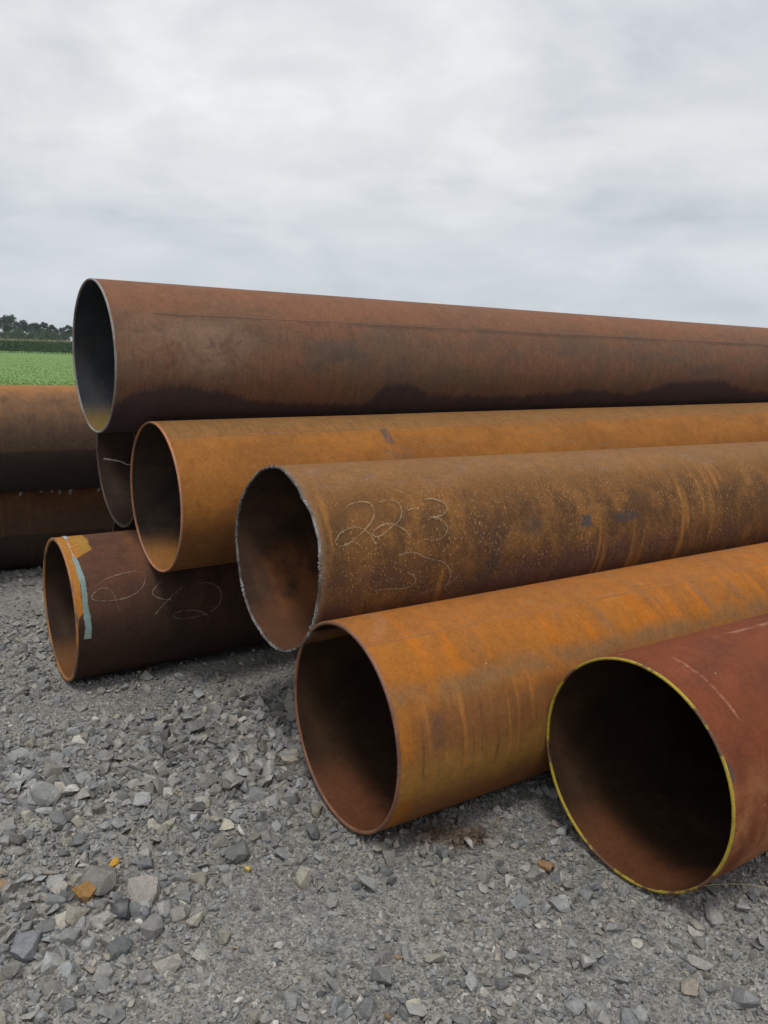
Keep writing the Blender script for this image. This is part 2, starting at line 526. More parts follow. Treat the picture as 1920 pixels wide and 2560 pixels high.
# loose stones that stand out in the picture: name, label, x, y, width, colour, squash, seed, sink
LOOSE = [
    ('rounded pitted rusty-orange stone among grey rocks at the lower left', -0.798, 1.907, 0.066, (0.30, 0.165, 0.055), (1, .9, .85), 1),
    ('large pale beige angular rock, biggest of the lower left heap', -0.634, 1.922, 0.092, (0.30, 0.275, 0.25), (1, .95, .85), 2),
    ('long pale grey slab lying in front of the orange pitted stone', -0.714, 1.809, 0.080, (0.30, 0.295, 0.275), (1, .55, .42), 3),
    ('small bright orange stone above the lower left heap', -0.763, 2.053, 0.034, (0.48, 0.25, 0.035), (1, .9, .8), 4),
    ('white angular chip right of the pale beige rock', -0.518, 1.900, 0.034, (0.52, 0.50, 0.44), (1, .8, .6), 5),
    ('small white pebble below the pale beige rock', -0.610, 1.814, 0.030, (0.52, 0.51, 0.48), (1, .6, .5), 6),
    ('dark blue-grey slab between the pale slab and beige rock', -0.661, 1.850, 0.066, (0.065, 0.07, 0.078), (1, .7, .55), 7),
    ('broad flat grey rock behind the orange pitted stone', -0.771, 1.960, 0.108, (0.19, 0.18, 0.165), (1, .8, .5), 8),
    ('blue-grey wedge-shaped rock near the lower left corner', -0.856, 1.699, 0.084, (0.20, 0.205, 0.225), (1, .7, .6), 9),
    ('tan stone cut by the left edge of the picture', -1.024, 1.938, 0.050, (0.30, 0.20, 0.125), (1, .9, .7), 10),
    ('cream stone left of the bright orange-brown pipe mouth', -0.473, 2.257, 0.046, (0.46, 0.42, 0.34), (1, .9, .6), 11),
    ('tiny yellow chip below the orange-brown pipe mouth', -0.370, 2.056, 0.021, (0.52, 0.38, 0.12), (1, .7, .6), 12),
    ('upright angular dark grey rock beside the tiny yellow chip', -0.413, 2.108, 0.072, (0.15, 0.15, 0.145), (1, .85, .8), 13),
    ('flat slate-coloured stone below the pale slab', -0.636, 1.721, 0.060, (0.13, 0.14, 0.14), (1, .7, .4), 14),
    ('blocky grey stone at the bottom centre edge', 0.025, 1.656, 0.062, (0.18, 0.178, 0.172), (1, .85, .6), 15),
    ('rusty brown stone left of the yellow-edged pipe mouth', 0.520, 2.112, 0.050, (0.27, 0.165, 0.085), (1, .9, .7), 16),
    ('pale trapezoid slab at the bottom right of centre', 0.375, 1.695, 0.048, (0.31, 0.29, 0.27), (1, .95, .3), 17),
    ('light round-edged stone below the yellow-edged pipe mouth', 0.551, 1.735, 0.038, (0.34, 0.33, 0.31), (1, .95, .8), 18),
    ('cream white chip right of the light round-edged stone', 0.698, 1.808, 0.030, (0.48, 0.45, 0.40), (1, .75, .6), 19),
    ('long pale grey sliver at the lower right', 0.840, 1.733, 0.068, (0.30, 0.29, 0.27), (1, .38, .35), 20),
    ('tan-tipped grey slab in the lower right corner', 0.781, 1.666, 0.056, (0.27, 0.235, 0.19), (1, .6, .4), 21),
    ('light grey block at the left below the stripe-painted pipe', -1.094, 2.372, 0.084, (0.29, 0.29, 0.285), (1, .7, .55), 22),
    ('whitish upright stone left of the orange-brown pipe mouth', -0.389, 2.598, 0.060, (0.36, 0.345, 0.32), (1, .7, .8), 23),
]
for lab, x0, y0, wd, c, fl, sd in LOOSE:
    V, F = hull(30, 900 + sd, fl, 2.4)
    V = V * wd * 0.56
    # one level of refinement with a rough break to the faces
    bm = bmesh.new()
    vs_ = [bm.verts.new(v) for v in V]
    for f in F: bm.faces.new([vs_[i] for i in f])
    bmesh.ops.subdivide_edges(bm, edges=bm.edges[:], cuts=1, use_grid_fill=True)
    for v in bm.verts: v.co += Vector(mnoise.noise_vector(v.co * 70 + Vector((sd, 0, 0)))) * wd * 0.035
    bmesh.ops.triangulate(bm, faces=bm.faces)
    bm.verts.index_update()
    V = np.array([v.co[:] for v in bm.verts]); F = np.array([[v.index for v in f.verts] for f in bm.faces]); bm.free()
    z = float(gz(np.array(x0), np.array(y0)))
    o = link('loose_stone', mesh_np('loose_stone', V, F, [mat_stone], False, np.tile(c, (len(V), 1))), None, (x0, y0, z - V[:, 2].min() * 0.95))
    o.rotation_euler = (random.uniform(-.12, .12), random.uniform(-.12, .12), {3: 0.45, 20: -0.6, 1: 1.2}.get(sd, random.uniform(0, 6.28)))
    tag(o, lab, 'stone', 'loose stones on the gravel')

taken = [(a[1], a[2], a[3]) for a in LOOSE]
n_st = 0; r3 = random.Random(5)
while n_st < 300:
    y0 = 1.33 + 2.6 * r3.random() ** 1.3; x0 = r3.uniform(-1, 1) * (0.50 * y0 + 0.1)
    if r3.random() > float(coarse(np.array(x0), np.array(y0))) ** 1.3: continue
    sz = 0.042 + 0.040 * r3.random() ** 1.8
    if any((x0 - a) ** 2 + (y0 - b) ** 2 < (0.45 * (sz + c)) ** 2 for a, b, c in taken): continue
    z = float(gz(np.array(x0), np.array(y0)))
    if min(float(clearance(np.array(x0 + ddx), np.array(y0 + ddy))) for ddx in (-.03, 0, .03) for ddy in (-.03, 0, .03)) < z + 0.07: continue
    taken.append((x0, y0, sz))
    o = link('stone', stone_meshes[n_st % len(stone_meshes)], yard, (x0, y0, z + sz * 0.15))
    o.rotation_euler = (r3.gauss(0, .35), r3.gauss(0, .35), r3.uniform(0, 6.28))
    o.scale = (sz, sz * r3.uniform(.8, 1.1), sz * r3.uniform(.75, 1.2))
    n_st += 1

# ------------------------------------------------------------------ rust materials
class Rust(NT):
    """coordinates on a pipe wall: s metres from the open end, t angle from the top (positive towards the camera)"""
    def __init__(s, name, R, sc=1.0):
        s.mat, nt = new_mat(name); super().__init__(s.mat.node_tree)
        uv = s.n('ShaderNodeUVMap', uv_map='UVMap')
        o = s.sep(uv.outputs[0]); s.s, s.th = s.mul(o[0], 1.0 / sc), o[1]
        s.R = R; s.a = s.mul(s.th, R)
        tc = s.n('ShaderNodeTexCoord'); s.obj = tc.outputs['Object']
        s.grain = s.noise(s.obj, 260, 4, 0.7)
        s.pit = s.noise(s.obj, 70, 4, 0.65)
        s.k = 0

    def nz(s, fs, fa, detail=4, rough=0.6, dist=0.0):
        """noise stretched along (fs) or round (fa) the pipe, cycles per metre"""
        s.k += 1
        return s.noise(s.xyz(s.mul(s.s, fs), s.mul(s.a, fa), 7.3 * s.k), 1.0, detail, rough, dist)

    def done(s, col, rough=0.72, bump=0.5, spec=0.10, grain=0.45, extra=None):
        mot = s.noise(s.obj, 19, 5, 0.62, 0.3)
        col = s.mulc(col, s.ramp(mot, [(0.28, (0.86, 0.85, 0.84)), (0.5, (1, 1, 1)), (0.72, (1.10, 1.10, 1.09))]))
        fl_ = s.noise(s.obj, 42, 4, 0.7, 0.5)
        col = s.mix(col, s.mulc(col, (0.55, 0.52, 0.52)), s.mul(s.step(fl_, 0.61, 0.70), 0.32))      # small patches of flaked scale
        g = s.add(s.mul(s.grain, 0.55), s.mul(s.pit, 0.45))
        lo, hi = 1.0 - grain, 1.0 + grain
        col = s.mulc(col, s.ramp(g, [(0.3, (lo, lo, lo)), (0.5, (1, 1, 1)), (0.72, (hi, hi, hi))]))
        h = s.add(s.mul(s.grain, 0.5), s.mul(s.pit, 0.6), s.mul(fl_, 0.8))
        if extra is not None: h = s.add(h, extra)
        finish(s, col, s.lin(s.pit, 0.3, 0.7, rough - 0.02, rough + 0.14), h, bump, 0.003, spec)
        return s.mat


def curve_of_s(N, pts, smax, lo, hi):
    """a value read off along the pipe"""
    st = [(min(max(a / smax, 0), 1), (b - lo) / (hi - lo)) for a, b in pts]
    r = N.ramp(N.m('DIVIDE', N.s, smax), st)
    return N.add(N.mul(r, hi - lo), lo)


def m_top():
    N = Rust('rust_top_pipe', 0.4126, 0.788)
    base = N.mix((0.182, 0.086, 0.051), (0.132, 0.080, 0.052), N.step(N.nz(2.2, 3.0, 5), 0.4, 0.62))
    base = N.mix(base, (0.192, 0.088, 0.050), N.mul(N.step(N.add(N.th, N.mul(N.sub(N.nz(2.5, 5), 0.5), 0.5)), 1.15, 0.6), 0.6))
    # brown streaks running down the side
    base = N.mix(base, (0.115, 0.076, 0.056), N.mul(N.step(N.nz(38, 1.6, 3), 0.50, 0.72), N.band(N.th, 1.0, 2.0, 0.2), 0.75))
    base = N.mix(base, (0.245, 0.128, 0.060), N.mul(N.step(N.nz(46, 1.8, 3), 0.58, 0.75), N.band(N.th, 1.45, 2.3, 0.2), N.step(N.s, 0.7, 1.3), 0.6))
    base = N.mix(base, (0.112, 0.064, 0.046), N.mul(N.step(N.nz(110, 5, 4, 0.6), 0.45, 0.72), N.band(N.th, 1.0, 2.4, 0.2), 0.65))
    base = N.mix(base, (0.150, 0.096, 0.066), N.mul(N.band(N.th, 1.05, 1.9, 0.25), 0.12))
    # paler scuffed patch by the open end
    pa = N.mul(N.band(N.s, 0.08, 0.72, 0.16), N.band(N.th, 1.08, 1.78, 0.22), N.step(N.nz(5, 5, 5, 0.65, 0.6), 0.34, 0.6))
    base = N.mix(base, (0.225, 0.140, 0.096), N.mul(pa, 0.8))
    base = N.mix(base, (0.100, 0.064, 0.05), N.mul(N.step(N.nz(6, 9, 4, 0.6, 1.0), 0.60, 0.70), N.band(N.s, 0.2, 0.8, 0.15), N.band(N.th, 1.1, 1.9, 0.2), 0.6))
    base = N.mix(base, (0.090, 0.068, 0.056), N.mul(N.band(N.s, 1.0, 6.0, 0.4), N.band(N.th, 1.25, 1.75, 0.18), N.step(N.nz(2.3, 4, 4), 0.46, 0.66), 0.7))
    base = N.mix(base, (0.088, 0.054, 0.042), N.mul(N.band(N.add(N.th, N.mul(N.sub(N.nz(3, 8), 0.5), 0.10)), 0.955, 1.035, 0.035), N.step(N.s, 0.15, 0.4), N.step(N.nz(1.2, 3, 3), 0.30, 0.6), 0.75))
    # light scrapes on the crown
    base = N.mix(base, (0.42, 0.27, 0.17), N.mul(N.step(N.nz(16, 40, 3, 0.7), 0.66, 0.74), N.band(N.th, 0.35, 0.85, 0.1), N.step(N.nz(2.0, 3.0, 2), 0.45, 0.6), 0.7))
    # damp dark stain with a ragged upper edge
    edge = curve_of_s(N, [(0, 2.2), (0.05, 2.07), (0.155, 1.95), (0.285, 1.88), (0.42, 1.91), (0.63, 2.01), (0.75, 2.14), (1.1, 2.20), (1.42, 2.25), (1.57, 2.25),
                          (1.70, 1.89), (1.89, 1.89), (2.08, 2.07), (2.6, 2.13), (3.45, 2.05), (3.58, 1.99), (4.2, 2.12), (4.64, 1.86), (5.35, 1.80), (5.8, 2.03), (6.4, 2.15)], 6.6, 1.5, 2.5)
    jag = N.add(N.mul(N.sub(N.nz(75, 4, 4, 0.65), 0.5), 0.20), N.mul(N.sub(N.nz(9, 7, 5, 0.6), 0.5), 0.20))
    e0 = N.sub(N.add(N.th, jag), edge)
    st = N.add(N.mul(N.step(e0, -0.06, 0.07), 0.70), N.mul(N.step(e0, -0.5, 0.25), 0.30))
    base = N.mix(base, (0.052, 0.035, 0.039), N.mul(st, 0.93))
    return N.done(base, 0.75, grain=0.34)


def m_mid():
    N = Rust('rust_middle_pipe', 0.4165, 0.776)
    base = N.mix((0.290, 0.116, 0.027), (0.235, 0.094, 0.024), N.step(N.nz(2.5, 4, 5), 0.38, 0.64))
    cr = N.step(N.add(N.th, N.mul(N.sub(N.nz(2.5, 6, 4), 0.5), 0.5)), 0.72, 0.42)
    base = N.mix(base, (0.195, 0.108, 0.044), N.mul(cr, 0.75))
    base = N.mix(base, (0.150, 0.078, 0.034), N.mul(N.step(N.nz(55, 3, 3, 0.6, 0.4), 0.52, 0.72), N.step(N.th, 0.75, 0.45), 0.7))
    base = N.mix(base, (0.55, 0.33, 0.13), N.mul(N.step(N.nz(60, 4, 3, 0.6, 0.3), 0.66, 0.78), N.step(N.th, 0.62, 0.45), N.step(N.s, 1.3, 0.9), 0.6))
    # long faint smears along the pipe
    base = N.mix(base, (0.22, 0.125, 0.052), N.mul(N.step(N.nz(1.6, 28, 4), 0.56, 0.74), N.band(N.th, 0.3, 1.3, 0.15), 0.55))
    base = N.mix(base, (0.250, 0.105, 0.032), N.mul(N.step(N.nz(7, 6, 5, 0.6), 0.54, 0.75), 0.45))
    base = N.mix(base, (0.180, 0.080, 0.034), N.mul(N.step(N.th, 1.6, 2.1), 0.6))
    pt = N.mul(N.band(N.add(N.s, N.mul(N.th, 0.01)), 1.338, 1.398, 0.006), N.band(N.add(N.th, N.mul(N.sub(N.nz(60, 60), 0.5), 0.06)), 0.57, 0.88, 0.012))
    base = N.mix(base, (0.085, 0.070, 0.066), N.mul(pt, N.step(N.nz(45, 20, 4), 0.25, 0.6), 0.85))
    base = N.mix(base, (0.15, 0.105, 0.075), N.mul(N.band(N.s, 1.25, 1.5, 0.03), N.band(N.th, 0.95, 1.1, 0.04), N.step(N.nz(10, 60), 0.45, 0.6), 0.6))
    return N.done(base, 0.78, grain=0.30)


def m_cut():
    N = Rust('rust_torch_cut_pipe', 0.3319)
    base = N.mix((0.150, 0.070, 0.025), (0.200, 0.090, 0.029), N.step(N.nz(3.0, 4.5, 5), 0.4, 0.65))
    base = N.mix(base, (0.225, 0.112, 0.044), N.mul(N.step(N.th, 0.80, 0.35), 0.7))
    base = N.mix(base, (0.185, 0.115, 0.078), N.mul(N.step(N.nz(7, 9, 4), 0.52, 0.7), N.step(N.th, 0.85, 0.5), 0.5))
    mid = N.band(N.th, 0.85, 2.2, 0.25)
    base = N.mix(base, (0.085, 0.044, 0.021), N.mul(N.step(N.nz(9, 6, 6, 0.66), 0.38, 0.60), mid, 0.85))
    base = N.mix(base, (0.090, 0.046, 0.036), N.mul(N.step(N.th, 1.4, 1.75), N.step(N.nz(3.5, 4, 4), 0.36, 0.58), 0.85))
    # orange runs down the side
    base = N.mix(base, (0.33, 0.145, 0.038), N.mul(N.step(N.nz(11, 1.0, 4, 0.55), 0.57, 0.70), N.band(N.th, 0.7, 2.1, 0.25), 0.75))
    base = N.mix(base, (0.058, 0.036, 0.030), N.mul(N.band(N.s, 0.68, 0.80, 0.05), N.band(N.th, 1.25, 1.9, 0.15), N.step(N.nz(16, 14, 4), 0.4, 0.55), 0.8))
    # bluish mill scale patches
    bl = N.add(N.mul(N.band(N.s, 1.235, 1.305, 0.012), N.band(N.th, 1.21, 1.36, 0.025)), N.mul(N.band(N.s, 1.45, 1.60, 0.03), N.band(N.th, 1.24, 1.35, 0.03), 0.8),
               N.mul(N.band(N.s, 0.93, 1.02, 0.02), N.band(N.th, 1.2, 1.4, 0.05), 0.45))
    base = N.mix(base, (0.052, 0.048, 0.056), N.mul(bl, N.step(N.nz(40, 40, 3), 0.25, 0.5), 0.9))
    # pale drip flecks left by splashes
    wv = N.n('ShaderNodeTexVoronoi'); N.put(wv.inputs['Vector'], N.xyz(N.mul(N.s, 125), N.mul(N.a, 72), 3.0)); wv.inputs['Scale'].default_value = 1.0
    on = N.step(N.sep(wv.outputs['Color'])[0], 0.28, 0.8)
    fl = N.mul(N.step(wv.outputs['Distance'], 0.36, 0.20), on)
    zone = N.mul(N.band(N.th, 0.72, 1.85, 0.22), N.step(N.nz(5, 6, 4), 0.32, 0.52), N.step(N.s, 0.02, 0.12))
    base = N.mix(base, (0.38, 0.215, 0.085), N.mul(fl, zone, 0.85))
    wv2 = N.n('ShaderNodeTexVoronoi'); N.put(wv2.inputs['Vector'], N.xyz(N.mul(N.s, 190), N.mul(N.a, 120), 9.0)); wv2.inputs['Scale'].default_value = 1.0
    fl2 = N.mul(N.step(wv2.outputs['Distance'], 0.28, 0.15), N.step(N.sep(wv2.outputs['Color'])[1], 0.55, 0.6))
    base = N.mix(base, (0.36, 0.20, 0.08), N.mul(fl2, N.band(N.th, 0.35, 2.3, 0.3), N.step(N.nz(4, 4, 3), 0.38, 0.55), 0.8))
    # scorched band by the cut
    base = N.mix(base, (0.19, 0.115, 0.068), N.mul(N.step(N.add(N.s, N.mul(N.sub(N.nz(20, 14), 0.5), 0.02)), 0.035, 0.005), 0.8))
    return N.done(base, 0.70, grain=0.40, extra=N.mul(fl, 0.4))


def m_orange():
    N = Rust('rust_orange_pipe', 0.3347)
    base = N.mix((0.315, 0.112, 0.018), (0.255, 0.098, 0.022), N.step(N.nz(4, 4, 5), 0.4, 0.65))
    # brighter and duller stripes round the crown
    crown = N.step(N.add(N.th, N.mul(N.sub(N.nz(9, 5), 0.5), 0.25)), 0.96, 0.76)
    base = N.mix(base, (0.385, 0.118, 0.011), N.mul(N.step(N.nz(13, 1.5, 4, 0.6, 0.3), 0.50, 0.66), crown, 0.8))
    base = N.mix(base, (0.190, 0.100, 0.050), N.mul(N.step(N.nz(10, 2.6, 4, 0.6, 0.4), 0.53, 0.70), crown, 0.75))
    base = N.mix(base, (0.30, 0.15, 0.075), N.mul(N.step(N.nz(5.0, 5.0, 4, 0.6, 0.5), 0.58, 0.68), N.band(N.th, -0.4, 0.36, 0.1), 0.8))
    base = N.mix(base, (0.27, 0.105, 0.030), N.mul(N.step(N.th, 0.46, 0.34), 0.5))
    # greyish band below the crown, then brown with runs
    gb = N.band(N.add(N.th, N.mul(N.sub(N.nz(5, 6, 5), 0.5), 0.34)), 0.86, 1.06, 0.09)
    base = N.mix(base, (0.195, 0.105, 0.046), N.mul(gb, N.step(N.nz(9, 4, 4), 0.28, 0.55), 0.8))
    lower = N.step(N.add(N.th, N.mul(N.sub(N.nz(26, 3), 0.5), 0.25)), 1.02, 1.2)
    inner = N.mul(lower, N.step(N.add(N.s, N.mul(N.sub(N.nz(12, 6), 0.5), 0.06)), 0.03, 0.10))
    base = N.mix(base, (0.185, 0.078, 0.028), N.mul(inner, 0.9))
    base = N.mix(base, (0.290, 0.150, 0.036), N.mul(N.band(N.add(N.th, N.mul(N.sub(N.nz(10, 4), 0.5), 0.4)), 1.55, 1.95, 0.15), 0.75))
    base = N.mix(base, (0.105, 0.048, 0.022), N.mul(N.step(N.nz(34, 2.2, 4), 0.55, 0.72), N.band(N.th, 1.1, 1.75, 0.12), inner, 0.8))
    base = N.mix(base, (0.36, 0.145, 0.036), N.mul(N.step(N.nz(52, 2.0, 4), 0.55, 0.74), N.band(N.th, 1.0, 1.75, 0.15), 0.7))
    base = N.mix(base, (0.085, 0.050, 0.040), N.mul(N.band(N.s, 0.115, 0.165, 0.03), N.band(N.th, 1.15, 1.45, 0.09), N.step(N.nz(25, 18), 0.35, 0.6), 0.7))
    base = N.mix(base, (0.62, 0.45, 0.30), N.mul(N.step(N.nz(36, 55, 3, 0.75), 0.715, 0.76), N.band(N.th, 0.2, 1.6, 0.2), 0.8))
    return N.done(base, 0.74, grain=0.30)


def m_red():
    N = Rust('red_oxide_pipe', 0.3312)
    base = N.mix((0.160, 0.042, 0.016), (0.110, 0.034, 0.016), N.step(N.nz(3, 3.5, 5), 0.38, 0.65))
    base = N.mix(base, (0.215, 0.060, 0.024), N.mul(N.step(N.nz(9, 7, 5, 0.6, 0.4), 0.52, 0.72), 0.5))
    lo = N.step(N.add(N.th, N.mul(N.sub(N.nz(6, 6, 4), 0.5), 0.5)), 1.05, 1.5)
    base = N.mix(base, (0.330, 0.138, 0.056), N.mul(lo, N.step(N.nz(7, 5, 4), 0.35, 0.62), 0.8))
    base = N.mix(base, (0.105, 0.05, 0.04), N.mul(N.step(N.nz(14, 12, 4), 0.60, 0.72), N.step(N.th, 0.9, 1.2), 0.6))
    arc = curve_of_s(N, [(0.0, 0.5), (1, 0.5)], 1.0, 0, 1)
    sc = N.band(N.sub(N.s, N.add(0.122, N.mul(N.sub(N.nz(2, 5), 0.5), 0.03))), 0.0, 0.010, 0.004)
    base = N.mix(base, (0.34, 0.15, 0.095), N.mul(sc, N.band(N.th, 0.06, 0.78, 0.06), N.step(N.nz(40, 40, 3), 0.38, 0.6), 0.8))
    base = N.mix(base, (0.32, 0.16, 0.11), N.mul(N.band(N.th, -0.12, -0.07, 0.012), N.band(N.s, 0.40, 0.75, 0.04), N.step(N.nz(12, 60), 0.4, 0.55), 0.7))
    ch = N.mul(N.step(N.nz(85, 45, 3, 0.75), 0.66, 0.71), N.add(N.mul(N.band(N.s, 0.035, 0.08, 0.012), N.band(N.th, 0.58, 0.83, 0.05)),
               N.mul(N.band(N.s, 0.02, 0.075, 0.02), N.band(N.th, -0.36, -0.14, 0.04)), N.mul(N.band(N.s, 0.12, 0.2, 0.03), N.band(N.th, 1.35, 1.55, 0.06)), N.mul(N.step(N.nz(6, 6, 2), 0.62, 0.72), 0.7)))
    base = N.mix(base, (0.72, 0.55, 0.42), N.mul(ch, 0.95))
    bl = N.mul(N.band(N.s, 0.006, 0.02, 0.006), N.band(N.th, 1.06, 1.20, 0.03))
    base = N.mix(base, (0.06, 0.055, 0.06), N.mul(bl, 0.8))
    return N.done(base, 0.62, grain=0.34, spec=0.12)


def m_low():
    N = Rust('rust_striped_pipe', 0.3278)
    base = N.mix((0.118, 0.053, 0.033), (0.075, 0.040, 0.028), N.step(N.nz(3, 4, 5), 0.4, 0.64))
    base = N.mix(base, (0.038, 0.023, 0.017), N.mul(N.step(N.th, 1.05, 1.6), 0.75))  # darker down the flank: shade of the underside put into the colour
    base = N.mix(base, (0.20, 0.085, 0.040), N.mul(N.band(N.s, 0.27, 0.34, 0.03), N.step(N.th, 1.3, 0.6), 0.55))
    base = N.mix(base, (0.034, 0.022, 0.017), N.mul(N.step(N.nz(5, 1.5, 4), 0.30, 0.55), N.step(N.s, 0.28, 0.42), 0.75))  # shadow of the pipe lying above, painted into the colour beyond the end
    # orange end, wider on the crown
    wdt = N.add(N.mul(N.step(N.th, 0.62, 0.38), 0.085), N.mul(N.step(N.th, 1.44, 1.30), 0.034))
    ed = N.step(N.sub(N.add(N.s, N.mul(N.sub(N.nz(16, 14, 4), 0.5), 0.035)), wdt), 0.008, -0.004)
    base = N.mix(base, N.mix((0.430, 0.175, 0.030), (0.36, 0.200, 0.040), N.step(N.s, 0.04, 0.09)), N.mul(ed, 0.9))
    base = N.mix(base, (0.56, 0.47, 0.36), N.mul(ed, N.step(N.nz(60, 60, 3, 0.75), 0.66, 0.72), 0.7))
    return N.done(base, 0.72, grain=0.34)


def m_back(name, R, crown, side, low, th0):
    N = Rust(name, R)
    base = N.mix(side, low, N.step(N.add(N.th, N.mul(N.sub(N.nz(20, 3), 0.5), 0.5)), 0.8, 1.5))  # low tone carries the shade of the underside in its colour
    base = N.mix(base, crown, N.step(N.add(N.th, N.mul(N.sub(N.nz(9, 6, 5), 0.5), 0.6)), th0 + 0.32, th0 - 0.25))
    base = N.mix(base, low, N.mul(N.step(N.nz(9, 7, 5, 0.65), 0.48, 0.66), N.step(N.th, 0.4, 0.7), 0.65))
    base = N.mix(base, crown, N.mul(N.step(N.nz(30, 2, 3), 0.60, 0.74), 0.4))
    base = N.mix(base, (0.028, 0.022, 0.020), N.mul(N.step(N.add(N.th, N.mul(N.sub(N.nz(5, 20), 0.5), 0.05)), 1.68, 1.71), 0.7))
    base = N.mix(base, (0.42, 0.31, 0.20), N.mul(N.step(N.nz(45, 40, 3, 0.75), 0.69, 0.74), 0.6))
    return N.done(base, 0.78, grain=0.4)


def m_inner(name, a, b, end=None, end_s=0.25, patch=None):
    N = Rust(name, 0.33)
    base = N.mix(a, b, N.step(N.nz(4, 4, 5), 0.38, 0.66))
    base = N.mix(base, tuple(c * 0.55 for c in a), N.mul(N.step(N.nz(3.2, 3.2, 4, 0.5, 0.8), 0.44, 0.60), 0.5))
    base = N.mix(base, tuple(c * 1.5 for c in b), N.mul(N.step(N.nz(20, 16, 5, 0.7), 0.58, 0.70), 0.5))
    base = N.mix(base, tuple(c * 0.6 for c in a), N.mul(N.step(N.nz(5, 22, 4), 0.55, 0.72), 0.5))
    if end is not None:   # rust that has crept in along the wet invert from the mouth
        bot = N.step(N.m('ABSOLUTE', N.th), 2.2, 2.75)
        base = N.mix(base, end, N.mul(bot, N.step(N.add(N.s, N.mul(N.sub(N.nz(8, 8), 0.5), 0.12)), end_s, end_s * 0.5), 0.85))
    if patch is not None:
        c, s0, s1, t0, t1 = patch
        base = N.mix(base, c, N.mul(N.band(N.s, s0, s1, 0.08), N.band(N.th, t0, t1, 0.25), N.step(N.nz(6, 6, 4), 0.3, 0.6), 0.8))
    return N.done(base, 0.66, grain=0.3)


def m_rim(name, a, b, lo=0.42, hi=0.6, rough=0.6, metal=0.0, sc=9):
    m, N = new_mat(name)
    tc = N.n('ShaderNodeTexCoord')
    f = N.noise(tc.outputs['Object'], sc, 5, 0.6); g = N.noise(tc.outputs['Object'], 180, 3, 0.65)
    col = N.mix(a, b, N.step(f, lo, hi))
    col = N.mulc(col, N.ramp(g, [(0.3, (0.6, 0.6, 0.6)), (0.7, (1.3, 1.3, 1.3))]))
    finish(N, col, rough, g, 0.4, 0.002, 0.4, metal=metal)
    return m


def m_flat(name, c, cover=0.75, scale=130, rough=0.9, top=1.0, edge=0.5):
    """chalk or brush paint that the rough rust shows through, thinning out towards the edges of the stroke"""
    m, N = new_mat(name)
    tc = N.n('ShaderNodeTexCoord'); uv = N.n('ShaderNodeUVMap', uv_map='UVMap')
    f = N.noise(tc.outputs['Object'], scale, 4, 0.7); g = N.noise(tc.outputs['Object'], 14, 3, 0.6)
    e = N.m('SUBTRACT', 1.0, N.m('ABSOLUTE', N.sep(uv.outputs[0])[0]))
    v = N.add(N.mul(f, 0.55), N.mul(g, 0.35), N.mul(e, edge))
    al = N.mul(N.step(v, 0.95 - 0.45 * cover, 1.15 - 0.45 * cover), top)
    finish(N, N.mulc(c, N.ramp(g, [(0.3, (0.75, 0.75, 0.75)), (0.7, (1.15, 1.15, 1.15))])), rough, spec=0.1, alpha=al)
    return m


# ------------------------------------------------------------------ pipe meshes
SEG = 144


def tube_mesh(name, R, L, wall, mo, mi, end=None, oval=0.0, seed=0):
    """hollow wall: outer skin (slot 0) and bore (slot 1), with UV = (s, angle)"""
    rings = sorted(set([0.0, 0.01, 0.02, 0.035, 0.06] + list(np.linspace(0.1, 2.0, 24).round(3)) + list(np.linspace(2.2, L, 22).round(3))))
    n = SEG; th = np.linspace(-PI, PI, n + 1)[:-1]
    V, F, UV, MI = [], [], [], []
    for layer, r in enumerate((R, R - wall)):
        base = len(V)
        for s in rings:
            fe = math.exp(-s / 0.05) if end is not None else 0
            for j, t in enumerate(th):
                ss = s + (end[j] * fe if end is not None else 0)
                # hand-rolled plate is never quite round
                dv = oval * math.cos(2 * t + 0.4) + 0.0011 * mnoise.noise(Vector((s * 1.4, math.cos(t) * 2 + seed, math.sin(t) * 2)))
                rr = r + dv
                V.append((ss, -rr * math.sin(t), rr * math.cos(t)))
        for i in range(len(rings) - 1):
            for j in range(n):
                k = (j + 1) % n
                a, b, c, d = base + i * n + j, base + i * n + k, base + (i + 1) * n + k, base + (i + 1) * n + j
                t0, t1 = th[j], th[j] + 2 * PI / n
                q = [(a, rings[i], t0), (b, rings[i], t1), (c, rings[i + 1], t1), (d, rings[i + 1], t0)]
                if layer == 0: q.reverse()
                F.append([z[0] for z in q]); UV += [z[1:] for z in q]; MI.append(layer)
    me = bpy.data.meshes.new(name); me.from_pydata(V, [], F)
    me.materials.append(mo); me.materials.append(mi)
    me.polygons.foreach_set('material_index', MI); me.polygons.foreach_set('use_smooth', [True] * len(F))
    uv = me.uv_layers.new(name='UVMap'); uv.data.foreach_set('uv', np.array(UV, np.float32).ravel())
    me.update()
    return me


